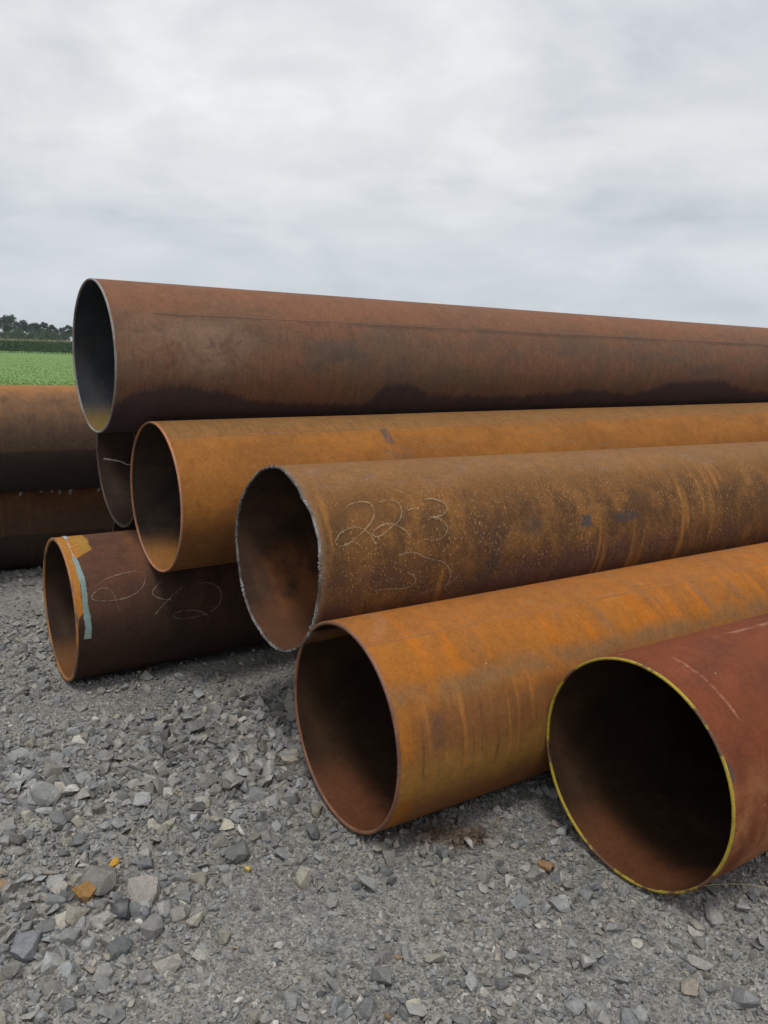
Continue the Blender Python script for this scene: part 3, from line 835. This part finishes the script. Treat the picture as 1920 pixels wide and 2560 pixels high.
def ring_mesh(name, R, wall, mat, at=0.0, sgn=-1, end=None, rough=0.0, seed=0, oval=0.0, bevel=0.0015, lip=0.0007):
    """the cut face of the pipe end, a hair proud of both skins"""
    n = SEG * (3 if rough else 1); r3 = random.Random(seed)
    ri = R - wall
    prof = [(0.005, R + lip), (0.0, R + lip), (-0.0012 - bevel, R - bevel), (-0.0012 - bevel, ri + bevel), (0.0, ri - lip), (0.005, ri - lip)]
    V, F = [], []
    for j in range(n):
        t = -PI + 2 * PI * j / n
        e = 0.0
        if end is not None:
            u = j / n * SEG; k = int(u); fr = u - k
            e = end[k % SEG] * (1 - fr) + end[(k + 1) % SEG] * fr
        dv = oval * math.cos(2 * t + 0.4) + 0.0011 * mnoise.noise(Vector((0, math.cos(t) * 2 + seed % 7, math.sin(t) * 2))) * 0
        for i, (s, r) in enumerate(prof):
            rg = rough * max(0.15, 0.9 + 2.2 * mnoise.noise(Vector((math.cos(t) * 3.1, math.sin(t) * 3.1, 9.0))))
            js = r3.gauss(0, rg) if rough and 0 < i < 5 else 0
            jr = r3.gauss(0, rg * 0.6) if rough else 0
            V.append((at + e - sgn * -1 * 0 + (s if sgn < 0 else -s) + js, -(r + dv + jr) * math.sin(t), (r + dv + jr) * math.cos(t)))
    m = len(prof)
    for j in range(n):
        k = (j + 1) % n
        for i in range(m - 1):
            f = [j * m + i, k * m + i, k * m + i + 1, j * m + i + 1]
            F.append(f if sgn < 0 else f[::-1])
    me = bpy.data.meshes.new(name); me.from_pydata(V, [], F); me.materials.append(mat)
    me.polygons.foreach_set('use_smooth', [not rough] * len(F))
    me.update()
    return me


def smooth_path(pts, per=6):
    P = [np.array(p, float) for p in pts]; P = [2 * P[0] - P[1]] + P + [2 * P[-1] - P[-2]]
    out = []
    for i in range(1, len(P) - 2):
        for k in range(per):
            t = k / per
            out.append(0.5 * ((2 * P[i]) + (-P[i - 1] + P[i + 1]) * t + (2 * P[i - 1] - 5 * P[i] + 4 * P[i + 1] - P[i + 2]) * t * t +
                              (-P[i - 1] + 3 * P[i] - 3 * P[i + 1] + P[i + 2]) * t ** 3))
    out.append(P[-2])
    return out


def stroke_mesh(name, pts, width, R, mat, lift=0.0016, jit=0.15, seed=0, sign=1):
    """a stroke of chalk or paint lying on the skin of radius R; pts are (s, angle)"""
    r3 = random.Random(seed)
    P = [np.array((a, b * R)) for a, b in smooth_path(pts)]
    V, F = [], []
    for i, p in enumerate(P):
        d = P[min(i + 1, len(P) - 1)] - P[max(i - 1, 0)]
        d = d / (np.linalg.norm(d) + 1e-9); nn = np.array((-d[1], d[0]))
        w = (width[0] + (width[1] - width[0]) * i / len(P) if isinstance(width, tuple) else width) * (1 + r3.gauss(0, jit)) * 0.5
        for sg in (-1, 0, 1):
            s, a = p + nn * w * sg
            r = R + sign * (lift if sg == 0 else lift * 0.6); t = a / R
            V.append((s, -r * math.sin(t), r * math.cos(t)))
    for i in range(len(P) - 1):
        for k in (0, 1):
            a = i * 3 + k
            F.append((a, a + 1, a + 4, a + 3))
    me = bpy.data.meshes.new(name); me.from_pydata(V, [], F); me.materials.append(mat)
    uv = me.uv_layers.new(name='UVMap')
    for lp in me.loops: uv.data[lp.index].uv = ((lp.vertex_index % 3) - 1.0, lp.vertex_index // 3 / 10.0)
    me.polygons.foreach_set('use_smooth', [True] * len(F)); me.update()
    return me


def seam_mesh(name, R, L, t0, mat, w=0.012, h=0.0022, seed=0, s0=0.004, wob=0.0015):
    """longitudinal weld bead"""
    r3 = random.Random(seed); V, F = [], []
    n = int(L / 0.02)
    for i in range(n + 1):
        s = s0 + (L - s0) * i / n
        c = t0 * R + wob * mnoise.noise(Vector((s * 2, seed, 0)))
        for o, hh in ((-0.5, -0.0005), (-0.25, 0.75), (0, 1), (0.25, 0.75), (0.5, -0.0005)):
            a = (c + o * w * (1 + 0.12 * r3.gauss(0, 1))) / R; r = R + max(hh, 0) * h * (1 + 0.15 * r3.gauss(0, 1)) - (0.001 if hh < 0 else 0)
            V.append((s, -r * math.sin(a), r * math.cos(a)))
    for i in range(n):
        for k in range(4):
            a = i * 5 + k
            F.append((a, a + 1, a + 6, a + 5))
    me = bpy.data.meshes.new(name); me.from_pydata(V, [], F); me.materials.append(mat)
    me.polygons.foreach_set('use_smooth', [True] * len(F)); me.update()
    return me


WALL = {}


def make_pipe(key, label, mo, mi, mr, end=None, rough=0.0, oval=0.0, group=None, lip=0.0007):
    cx, cy, cz, yaw, pt, R, L, wall = PIPE[key]
    e = link('steel_pipe', None, None, (cx, cy, cz))
    e.rotation_euler = (0, -math.radians(pt), math.radians(yaw))
    e.empty_display_size = 0.2
    tag(e, label, 'pipe', group)
    sd = hash(key) % 97 if False else sum(map(ord, key)) % 97
    WALL[e.name] = link('wall', tube_mesh('wall', R, L, wall, mo, mi, end, oval, sd), e)
    link('rim', ring_mesh('rim', R, wall, mr, 0.0, -1, end, rough, sd, oval, lip=lip), e)
    link('rim', ring_mesh('rim', R, wall, mr, L, 1, None, 0, sd, oval), e)
    return e


STACK = 'rusty steel pipes in the front pile'
BACK = 'rusty steel pipes in the rear stack'
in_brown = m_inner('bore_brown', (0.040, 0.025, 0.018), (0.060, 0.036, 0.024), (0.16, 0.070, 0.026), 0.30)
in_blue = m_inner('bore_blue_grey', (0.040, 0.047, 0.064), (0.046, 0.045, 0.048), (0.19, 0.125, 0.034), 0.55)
in_cut = m_inner('bore_cut_pipe', (0.050, 0.030, 0.021), (0.080, 0.044, 0.028), (0.11, 0.050, 0.026), 0.4, ((0.24, 0.090, 0.034), 0.10, 0.55, -2.6, -1.7))  # orange patch paints in the light that falls through the mouth
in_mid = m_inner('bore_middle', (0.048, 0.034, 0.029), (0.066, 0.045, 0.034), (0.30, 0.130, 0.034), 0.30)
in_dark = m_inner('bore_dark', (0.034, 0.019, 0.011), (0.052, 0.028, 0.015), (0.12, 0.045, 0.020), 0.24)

rim_steel = m_rim('rim_bare_steel', (0.23, 0.205, 0.19), (0.16, 0.105, 0.08), 0.45, 0.65, 0.55)
rim_copper = m_rim('rim_copper_rust', (0.42, 0.17, 0.08), (0.30, 0.15, 0.09))
rim_slag = m_rim('rim_torch_slag', (0.23, 0.225, 0.225), (0.075, 0.06, 0.052), 0.40, 0.60, 0.5, 0.2, sc=14)
rim_brown = m_rim('rim_brown', (0.215, 0.095, 0.052), (0.150, 0.066, 0.040))
rim_yellow = m_rim('rim_yellow_paint', (0.34, 0.25, 0.022), (0.12, 0.055, 0.028), 0.50, 0.57, 0.7, sc=6.5)
rim_thick = m_rim('rim_bevel', (0.34, 0.145, 0.045), (0.13, 0.075, 0.055), 0.45, 0.62)
rim_dark = m_rim('rim_dark', (0.080, 0.050, 0.038), (0.05, 0.034, 0.027))
weld_dark = m_rim('weld_bead_dark', (0.105, 0.066, 0.048), (0.165, 0.092, 0.06), 0.4, 0.6, 0.7)
weld_brown = m_rim('weld_bead_brown', (0.17, 0.085, 0.035), (0.25, 0.11, 0.035), 0.4, 0.6, 0.75)
weld_top = m_rim('weld_bead_top', (0.13, 0.076, 0.050), (0.17, 0.086, 0.052), 0.4, 0.6, 0.85)
weld_rear = m_rim('weld_bead_rear', (0.045, 0.034, 0.03), (0.07, 0.05, 0.042))
weld_orange = m_rim('weld_bead_orange', (0.29, 0.102, 0.019), (0.23, 0.090, 0.022), 0.4, 0.6, 0.85)
chalk_white = m_flat('chalk_white', (0.50, 0.44, 0.40), 1.0, 150, top=0.8)
chalk = m_flat('chalk', (0.36, 0.28, 0.17), 0.74, 150, top=0.58, edge=0.34)
chalk_faint = m_flat('chalk_faint', (0.30, 0.225, 0.16), 0.78, 150, top=0.62, edge=0.34)
paint_teal = m_flat('brush_paint_teal', (0.23, 0.305, 0.285), 1.05, 60, 0.7, 0.95, 0.75)
paint_fleck = m_flat('paint_flakes', (0.42, 0.47, 0.46), 0.80, 90)
paint_fleck2 = m_flat('paint_flakes_worn', (0.42, 0.42, 0.38), 0.35, 120)
paint_white = m_flat('paint_rag_white', (0.55, 0.58, 0.55), 0.8, 60)

# top pipe
R_ = lambda k: PIPE[k][5]
L_ = lambda k: PIPE[k][6]
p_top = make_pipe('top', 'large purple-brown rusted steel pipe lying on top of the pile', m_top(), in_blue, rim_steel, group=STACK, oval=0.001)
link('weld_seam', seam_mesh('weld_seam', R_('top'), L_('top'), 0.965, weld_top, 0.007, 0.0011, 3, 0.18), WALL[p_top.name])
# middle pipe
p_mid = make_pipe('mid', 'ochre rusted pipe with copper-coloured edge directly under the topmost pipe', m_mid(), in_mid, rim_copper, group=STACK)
link('weld_seam', seam_mesh('weld_seam', R_('mid'), L_('mid'), 0.560, weld_brown, 0.012, 0.0014, 5), WALL[p_mid.name])
# torch-cut pipe with the chalked length
end = [0.012 * mnoise.noise(Vector((math.cos(t) * 1.3, math.sin(t) * 1.3, 4.2))) + 0.0035 * mnoise.noise(Vector((math.cos(t) * 7, math.sin(t) * 7, 1.2))) +
       0.0018 * mnoise.noise(Vector((math.cos(t) * 24, math.sin(t) * 24, 2.2))) for t in np.linspace(-PI, PI, SEG + 1)[:-1]]
p_cut = make_pipe('cut', 'mottled brown pipe with ragged torch-cut end and chalked 22-3', m_cut(), in_cut, rim_slag, end=end, rough=0.0012, oval=0.003, group=STACK, lip=0.0006)
R3 = R_('cut') + 0.003
NUM3 = [
    ('chalk_numeral', [(0.132, 0.874), (0.147, 0.83), (0.173, 0.802), (0.211, 0.795), (0.236, 0.818), (0.244, 0.876), (0.241, 0.941), (0.224, 1.014), (0.197, 1.081), (0.154, 1.164), (0.114, 1.223), (0.078, 1.244), (0.063, 1.207), (0.073, 1.153), (0.096, 1.101), (0.134, 1.07), (0.161, 1.073), (0.185, 1.108), (0.207, 1.185), (0.216, 1.27)], 'chalked digit 2'),
    ('chalk_numeral', [(0.278, 0.821), (0.304, 0.806), (0.337, 0.81), (0.355, 0.854), (0.357, 0.931), (0.346, 1.007), (0.325, 1.065), (0.293, 1.106), (0.254, 1.175), (0.225, 1.19), (0.212, 1.163), (0.226, 1.119), (0.257, 1.079), (0.291, 1.069), (0.326, 1.109), (0.351, 1.159), (0.368, 1.237)], 'chalked digit 2'),
    ('chalk_dash', [(0.383, 0.944), (0.405, 0.929), (0.434, 0.933)], None),
    ('chalk_numeral', [(0.473, 0.84), (0.49, 0.825), (0.519, 0.841), (0.549, 0.887), (0.558, 0.953), (0.54, 1.016), (0.507, 1.045), (0.470, 1.052), (0.497, 1.055), (0.523, 1.098), (0.537, 1.172), (0.528, 1.232), (0.499, 1.286), (0.467, 1.296), (0.423, 1.271)], 'chalked digit 3'),
]
for i, (nm, pts, lb) in enumerate(NUM3):
    o = link(nm, stroke_mesh(nm, pts, 0.014, R3, chalk, seed=i), WALL[p_cut.name])
    if lb: o['label'] = lb
for i, pts in enumerate([
        [(0.31, 1.411), (0.344, 1.392), (0.383, 1.404), (0.417, 1.458), (0.458, 1.502), (0.504, 1.543), (0.533, 1.623), (0.545, 1.708), (0.533, 1.8), (0.49, 1.853), (0.435, 1.871), (0.38, 1.904)],
        [(0.344, 1.599), (0.37, 1.64), (0.385, 1.698), (0.376, 1.754), (0.338, 1.778), (0.289, 1.763), (0.24, 1.749), (0.213, 1.756)],
        [(0.572, 1.969), (0.534, 1.865), (0.534, 1.815), (0.562, 1.77), (0.599, 1.75), (0.622, 1.773), (0.627, 1.826), (0.616, 1.881), (0.597, 1.949)]]):
    link('chalk_scrawl', stroke_mesh('chalk_scrawl', pts, 0.012, R3, chalk_faint, seed=20 + i), WALL[p_cut.name])
# orange pipe
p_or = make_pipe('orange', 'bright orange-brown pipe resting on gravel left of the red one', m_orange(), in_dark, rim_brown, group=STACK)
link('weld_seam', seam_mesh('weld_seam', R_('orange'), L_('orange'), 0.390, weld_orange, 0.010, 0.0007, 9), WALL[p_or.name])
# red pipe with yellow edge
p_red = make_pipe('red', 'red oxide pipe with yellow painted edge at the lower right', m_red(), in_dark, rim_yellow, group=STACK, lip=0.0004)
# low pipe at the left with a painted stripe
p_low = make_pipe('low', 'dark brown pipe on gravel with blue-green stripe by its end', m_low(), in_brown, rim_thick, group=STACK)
R6 = R_('low') + 0.0012
stripe = link('paint_stripe', stroke_mesh('paint_stripe', [(0.036, 0.56), (0.038, 0.68), (0.041, 0.817), (0.045, 0.952), (0.044, 1.096), (0.041, 1.234), (0.043, 1.374), (0.045, 1.513), (0.041, 1.70)], (0.024, 0.034), R6, paint_teal, seed=4, jit=0.06), WALL[p_low.name])
link('paint_fleck', stroke_mesh('paint_fleck', [(0.050, -0.35), (0.046, -0.1), (0.040, 0.08)], 0.034, R6, paint_fleck, seed=5, jit=0.1), WALL[p_low.name])
link('paint_fleck', stroke_mesh('paint_fleck', [(0.038, 0.10), (0.034, 0.3), (0.034, 0.56)], 0.024, R6, paint_fleck2, seed=6, jit=0.1), WALL[p_low.name])
stripe['label'] = 'brushed blue-green paint stripe'
for i, (pts, nm) in enumerate([
        ([(0.105, 1.002), (0.144, 0.945), (0.204, 0.903), (0.268, 0.892), (0.301, 0.935), (0.307, 1.014), (0.289, 1.118), (0.244, 1.207), (0.185, 1.243), (0.118, 1.234), (0.076, 1.194), (0.072, 1.149), (0.098, 1.081), (0.132, 1.068), (0.157, 1.124), (0.166, 1.226), (0.175, 1.37)], 'chalk_numeral'),
        ([(0.396, 1.042), (0.354, 1.127), (0.329, 1.208), (0.336, 1.265), (0.37, 1.32), (0.408, 1.348)], 'chalk_numeral'),
        ([(0.481, 1.162), (0.42, 1.284), (0.374, 1.391), (0.329, 1.516)], 'chalk_scrawl'),
        ([(0.537, 1.185), (0.588, 1.187), (0.63, 1.262), (0.645, 1.382), (0.63, 1.509), (0.597, 1.591), (0.558, 1.631), (0.494, 1.648), (0.438, 1.625), (0.413, 1.577), (0.432, 1.53), (0.482, 1.529), (0.532, 1.563), (0.571, 1.638), (0.588, 1.718)], 'chalk_numeral')]):
    link(nm, stroke_mesh(nm, pts, 0.011, R6, chalk_faint, seed=40 + i), WALL[p_low.name])
# dark pipe half hidden behind the middle one
m_dark = m_back('rust_dark_pipe', 0.333, (0.10, 0.06, 0.045), (0.085, 0.055, 0.045), (0.06, 0.042, 0.036), 0.3)
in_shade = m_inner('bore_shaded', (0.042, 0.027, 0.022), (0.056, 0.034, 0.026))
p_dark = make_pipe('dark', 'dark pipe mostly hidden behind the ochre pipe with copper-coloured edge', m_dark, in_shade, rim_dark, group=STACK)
link('chalk_line', stroke_mesh('chalk_line', [(0.029, -1.659), (0.092, -1.70), (0.127, -1.735), (0.146, -1.775), (0.172, -1.788)], 0.010, R_('dark') - PIPE['dark'][7], chalk_white, seed=60, sign=-1), WALL[p_dark.name])
# supports underneath, barely seen
m_sm = m_back('rust_support_pipe', 0.315, (0.10, 0.055, 0.033), (0.07, 0.043, 0.032), (0.045, 0.031, 0.025), 0.5)
make_pipe('small', 'pipe low in the shade below the mostly hidden dark pipe', m_sm, in_dark, rim_dark, group=STACK)
make_pipe('hid', 'support pipe in the shade between the torch-cut and striped pipes', m_sm, in_dark, rim_dark, group=STACK)
# rear stack at the left
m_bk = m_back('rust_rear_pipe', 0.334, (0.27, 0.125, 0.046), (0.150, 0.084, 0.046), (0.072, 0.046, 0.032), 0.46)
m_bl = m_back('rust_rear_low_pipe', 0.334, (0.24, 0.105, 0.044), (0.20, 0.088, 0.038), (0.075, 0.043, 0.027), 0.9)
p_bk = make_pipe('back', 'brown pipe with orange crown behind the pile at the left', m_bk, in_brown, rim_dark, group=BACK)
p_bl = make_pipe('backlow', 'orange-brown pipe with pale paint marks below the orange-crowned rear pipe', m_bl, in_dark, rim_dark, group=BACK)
for i, pts in enumerate([[(6.60, 0.92), (6.617, 0.80), (6.66, 0.74)], [(6.70, 0.70), (6.718, 0.775), (6.732, 0.87)], [(6.775, 0.70), (6.785, 0.78), (6.796, 0.88)],
                         [(6.79, 0.73), (6.825, 0.77), (6.843, 0.84), (6.835, 0.93)], [(6.902, 0.95), (6.908, 0.86), (6.935, 0.80), (6.975, 0.77)], [(7.075, 0.92), (7.095, 0.84), (7.12, 0.78)]]):
    link('paint_letter', stroke_mesh('paint_letter', pts, 0.026, R_('backlow') + 0.001, paint_white, seed=70 + i), WALL[p_bl.name])
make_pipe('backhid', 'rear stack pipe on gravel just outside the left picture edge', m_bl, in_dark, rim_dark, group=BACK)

# ------------------------------------------------------------------ dry grass stalk by the red pipe
mat_straw, N = new_mat('straw'); finish(N, (0.36, 0.31, 0.15), 0.7)
bm = bmesh.new()
pts = [Vector((0.93, 2.02, 0.018)), Vector((0.99, 2.010, 0.035)), Vector((1.06, 2.004, 0.042)), Vector((1.14, 2.000, 0.034)), Vector((1.24, 1.99, 0.016))]
P = [Vector(p) for p in smooth_path([tuple(p) for p in pts], 5)]
prev = None
for i, p in enumerate(P):
    r = 0.0013 * (1 - 0.5 * i / len(P))
    ring = [bm.verts.new(p + Vector((0, r * math.cos(a), r * math.sin(a)))) for a in (0, 1.57, 3.14, 4.71)]
    if prev:
        for k in range(4): bm.faces.new((prev[k], prev[(k + 1) % 4], ring[(k + 1) % 4], ring[k]))
    prev = ring
me = bpy.data.meshes.new('grass_stalk'); bm.to_mesh(me); bm.free(); me.materials.append(mat_straw)
tag(link('grass_stalk', me), 'thin dry straw stalk on gravel beside the red pipe', 'straw')

# ------------------------------------------------------------------ meadow grass, corn, trees
def blades(n, y0, y1, hgt, wid):
    y = y0 + (y1 - y0) * rng.uniform(0, 1, n) ** 1.5
    x = -0.33 * y + rng.uniform(-1, 1, n) * (0.34 * y)
    h = hgt * rng.uniform(0.5, 1.2, n); a = rng.uniform(0, 2 * PI, n); w = wid * rng.uniform(0.6, 1.3, n)
    lx, ly = rng.normal(0, 0.35, n) * h, rng.normal(0, 0.35, n) * h
    b = np.stack([x, y, mz(x, y)], 1)
    V = np.empty((n, 3, 3)); off = np.stack([np.cos(a) * w, np.sin(a) * w, 0 * a], 1)
    V[:, 0] = b - off; V[:, 1] = b + off; V[:, 2] = b + np.stack([lx, ly, h], 1)
    return V.reshape(-1, 3)


V = np.concatenate([blades(30000, 20, 100, 0.05, 0.012), blades(24000, 30, 134, 0.06, 0.03)])
tag(link('meadow_grass', mesh_np('meadow_grass', V, np.arange(len(V)).reshape(-1, 3), [mat_blade]), None),
    'short bright green meadow grass beyond the pipe yard', 'grass', kind='stuff')


def corn_field():
    """a belt of maize along the far side of the meadow"""
    A = np.array([-150.0, 92.0]); B = np.array([30.0, 176.0])
    d = (B - A) / np.linalg.norm(B - A); nn = np.array([-d[1], d[0]]); Ln = np.linalg.norm(B - A)
    V, F = [], []
    r = np.random.default_rng(3)
    for row in range(7):
        for u in np.arange(0, Ln, 0.28 if row < 3 else 0.5):
            p = A + d * (u + r.normal(0, .05)) + nn * (row * 0.75 + r.normal(0, .06))
            z = float(mz(p[0], p[1])); H = r.normal(2.12, 0.09); ang = r.uniform(0, PI)
            for k in range(7):
                zz = z + H * (0.12 + 0.72 * k / 6); a = ang + PI * k + r.normal(0, .5); l = r.uniform(.35, .6)
                c, s = math.cos(a), math.sin(a); w = 0.045
                b = len(V)
                V += [(p[0] - s * w, p[1] + c * w, zz), (p[0] + s * w, p[1] - c * w, zz), (p[0] + c * l * .6, p[1] + s * l * .6, zz + .28), (p[0] + c * l, p[1] + s * l, zz + .05)]
                F += [(b, b + 1, b + 2), (b + 1, b + 3, b + 2)]
            for k in range(3):   # stalk and tassel
                a = r.uniform(0, 2 * PI); c, s = math.cos(a) * (.03 if k == 0 else .09), math.sin(a) * (.03 if k == 0 else .09); b = len(V)
                V += [(p[0] - c, p[1] - s, z + (0 if k == 0 else H * .9)), (p[0] + c, p[1] + s, z + (0 if k == 0 else H * .9)), (p[0] + r.normal(0, .08), p[1] + r.normal(0, .08), z + H + r.uniform(.05, .3))]
                F.append((b, b + 1, b + 2))
    return np.array(V), np.array(F)


V, F = corn_field()
tag(link('corn_field', mesh_np('corn_field', V, F, [mat_corn])), 'dark green strip of tall corn with pale tassels across the meadow', 'corn', kind='stuff')


def tree(px, top_px, dist, width, label, leaf, bush=False, group='trees of the far treeline', seed=0):
    """px, top_px: where its top stands in the photograph; built at its real distance and size"""
    r = np.random.default_rng(seed + 40)
    ray = fw + r2 * ((px - 960) / F_PX) + u2 * ((1280 - top_px) / F_PX)
    k = dist / ray.y
    x, y = ray.x * k, dist
    base = float(mz(x, y)); H = CAM_H + ray.z * k - base
    e = link('bush' if bush else 'tree', None, None, (x, y, base)); tag(e, label, 'bush' if bush else 'tree', group)
    # trunk and limbs
    V, F = [], []

    def limb(a, b, ra, rb):
        a, b = np.array(a), np.array(b); d = b - a; d = d / np.linalg.norm(d)
        s = np.cross(d, (0.3, 1, 0.1)); s /= np.linalg.norm(s); t = np.cross(d, s); o = len(V)
        for p, rr in ((a, ra), (b, rb)):
            for j in range(6):
                an = j * PI / 3
                V.append(tuple(p + rr * (math.cos(an) * s + math.sin(an) * t)))
        for j in range(6):
            m = (j + 1) % 6
            F.append((o + j, o + m, o + 6 + m, o + 6 + j))

    tr = 0.022 * H
    limb((0, 0, -0.2), (0, 0, H * 0.35), tr * 1.3, tr); limb((0, 0, H * .35), (r.normal(0, .03) * H, 0, H * .8), tr, tr * .25)
    cl = []
    nb = 9 if not bush else 7
    for i in range(nb):
        a = 2 * PI * i / nb + r.normal(0, .3); zz = H * r.uniform(.30, .62) if not bush else H * r.uniform(.1, .4)
        rad = width * 0.5 * r.uniform(.45, .85)
        tip = (math.cos(a) * rad, math.sin(a) * rad, min(zz + H * r.uniform(.05, .25), H * .85))
        limb((0, 0, zz * 0.8), tip, tr * .5, tr * .15); cl.append((np.array(tip), width * r.uniform(.12, .22)))
    for i in range(9): cl.append((np.array((r.normal(0, .14) * width, r.normal(0, .14) * width, H * r.uniform(.55, .90))), width * r.uniform(.09, .18)))
    cl.append((np.array((0, 0, H - width * .16)), width * .17))
    if bush: cl += [(np.array((r.normal(0, .22) * width, r.normal(0, .2) * width, H * r.uniform(.12, .5))), width * .2) for _ in range(6)]
    link('trunk', mesh_np('trunk', V, F, [mat_bark], True), e)
    # crown: leaf clumps spread through the volume of each spray
    LV = []
    for c, rad in cl:
        n = int(330 if not bush else 220)
        p = r.normal(size=(n, 3)); p /= np.linalg.norm(p, axis=1)[:, None]; p *= (r.uniform(0, 1, (n, 1)) ** 0.55) * rad * r.uniform(.8, 1.25, (n, 1))
        p[:, 2] *= 0.72; p += c
        p = p[p[:, 2] < H * 1.0]; p = p[p[:, 2] > (H * .16 if not bush else 0.05)]
        n = len(p)
        s = r.uniform(.10, .30, (n, 1)) * (H / 11) ** .5
        u = r.normal(size=(n, 3)); u /= np.linalg.norm(u, axis=1)[:, None]
        w = np.cross(u, r.normal(size=(n, 3))); w /= np.linalg.norm(w, axis=1)[:, None]
        LV.append(np.stack([p - u * s, p + w * s * .6, p + u * s, p - w * s * .6], 1).reshape(-1, 3))
    LV = np.concatenate(LV)
    link('crown', mesh_np('crown', LV, np.arange(len(LV)).reshape(-1, 4), [leaf]), e)
    return e


D, Mi = mat_leaf_dark, mat_leaf_mid
tree(14, 784, 250, 8.5, 'tallest dark tree of the treeline at the left picture edge', D, seed=1)
tree(57, 797, 255, 7.0, 'second tallest dark tree, right of the tallest one', D, seed=2)
tree(88, 805, 262, 6.0, 'middle tree of the treeline with a flat crown', D, seed=3)
tree(108, 804, 258, 5.0, 'narrow dark tree right of the flat-crowned middle tree', D, seed=4)
tree(129, 810, 265, 4.6, 'tree left of the gap in the treeline', D, seed=5)
tree(170, 811, 262, 5.6, 'dark tree right of the treeline gap, touching the top pipe', D, seed=6)
tree(34, 822, 215, 9.0, 'broad lighter green bush under the tallest tree', Mi, True, 'bushes along the treeline', 7)
tree(78, 824, 222, 8.5, 'low lighter bush below the middle of the treeline', Mi, True, 'bushes along the treeline', 8)
tree(112, 820, 228, 7.5, 'rounded olive bush left of the treeline gap', Mi, True, 'bushes along the treeline', 9)
tree(158, 833, 240, 7.5, 'smallest bush, right of the treeline gap', Mi, True, 'bushes along the treeline', 10)
tree(6, 828, 212, 8.0, 'leftmost low bush, cut by the picture edge', Mi, True, 'bushes along the treeline', 11)
tree(138, 829, 236, 7.0, 'low bush in the gap of the treeline', Mi, True, 'bushes along the treeline', 12)
for i, (a, b) in enumerate([(-45, 790), (-110, 800), (-185, 795), (215, 818), (255, 812), (300, 822), (350, 815), (410, 826)]):
    tree(a, b, 258 + (i * 7) % 20, 8.5, 'far treeline tree outside the picture or behind the pipes', D, seed=20 + i, group='treeline beyond the picture')

# ------------------------------------------------------------------ thin summer haze over the fields
mx = max(v.co.x for v in meadow.data.vertices) + 20; mn = min(v.co.x for v in meadow.data.vertices) - 20
my = max(v.co.y for v in meadow.data.vertices) + 20; ny = min(v.co.y for v in meadow.data.vertices) - 20
bm = bmesh.new(); bmesh.ops.create_cube(bm, size=1.0)
for v in bm.verts: v.co = Vector((mx if v.co.x > 0 else mn, my if v.co.y > 0 else ny, 16.0 if v.co.z > 0 else -1.4))
me = bpy.data.meshes.new('haze'); bm.to_mesh(me); bm.free()
mat_haze = bpy.data.materials.new('haze_air'); mat_haze.use_nodes = True
t = mat_haze.node_tree; t.nodes.clear()
pv = t.nodes.new('ShaderNodeVolumePrincipled'); pv.inputs['Color'].default_value = (0.80, 0.87, 0.95, 1); pv.inputs['Density'].default_value = 0.00028
pv.inputs['Anisotropy'].default_value = 0.0
mo = t.nodes.new('ShaderNodeOutputMaterial'); t.links.new(pv.outputs[0], mo.inputs['Volume'])
me.materials.append(mat_haze)
tag(link('haze', me), 'thin pale haze in the air over the fields', 'haze', kind='stuff')
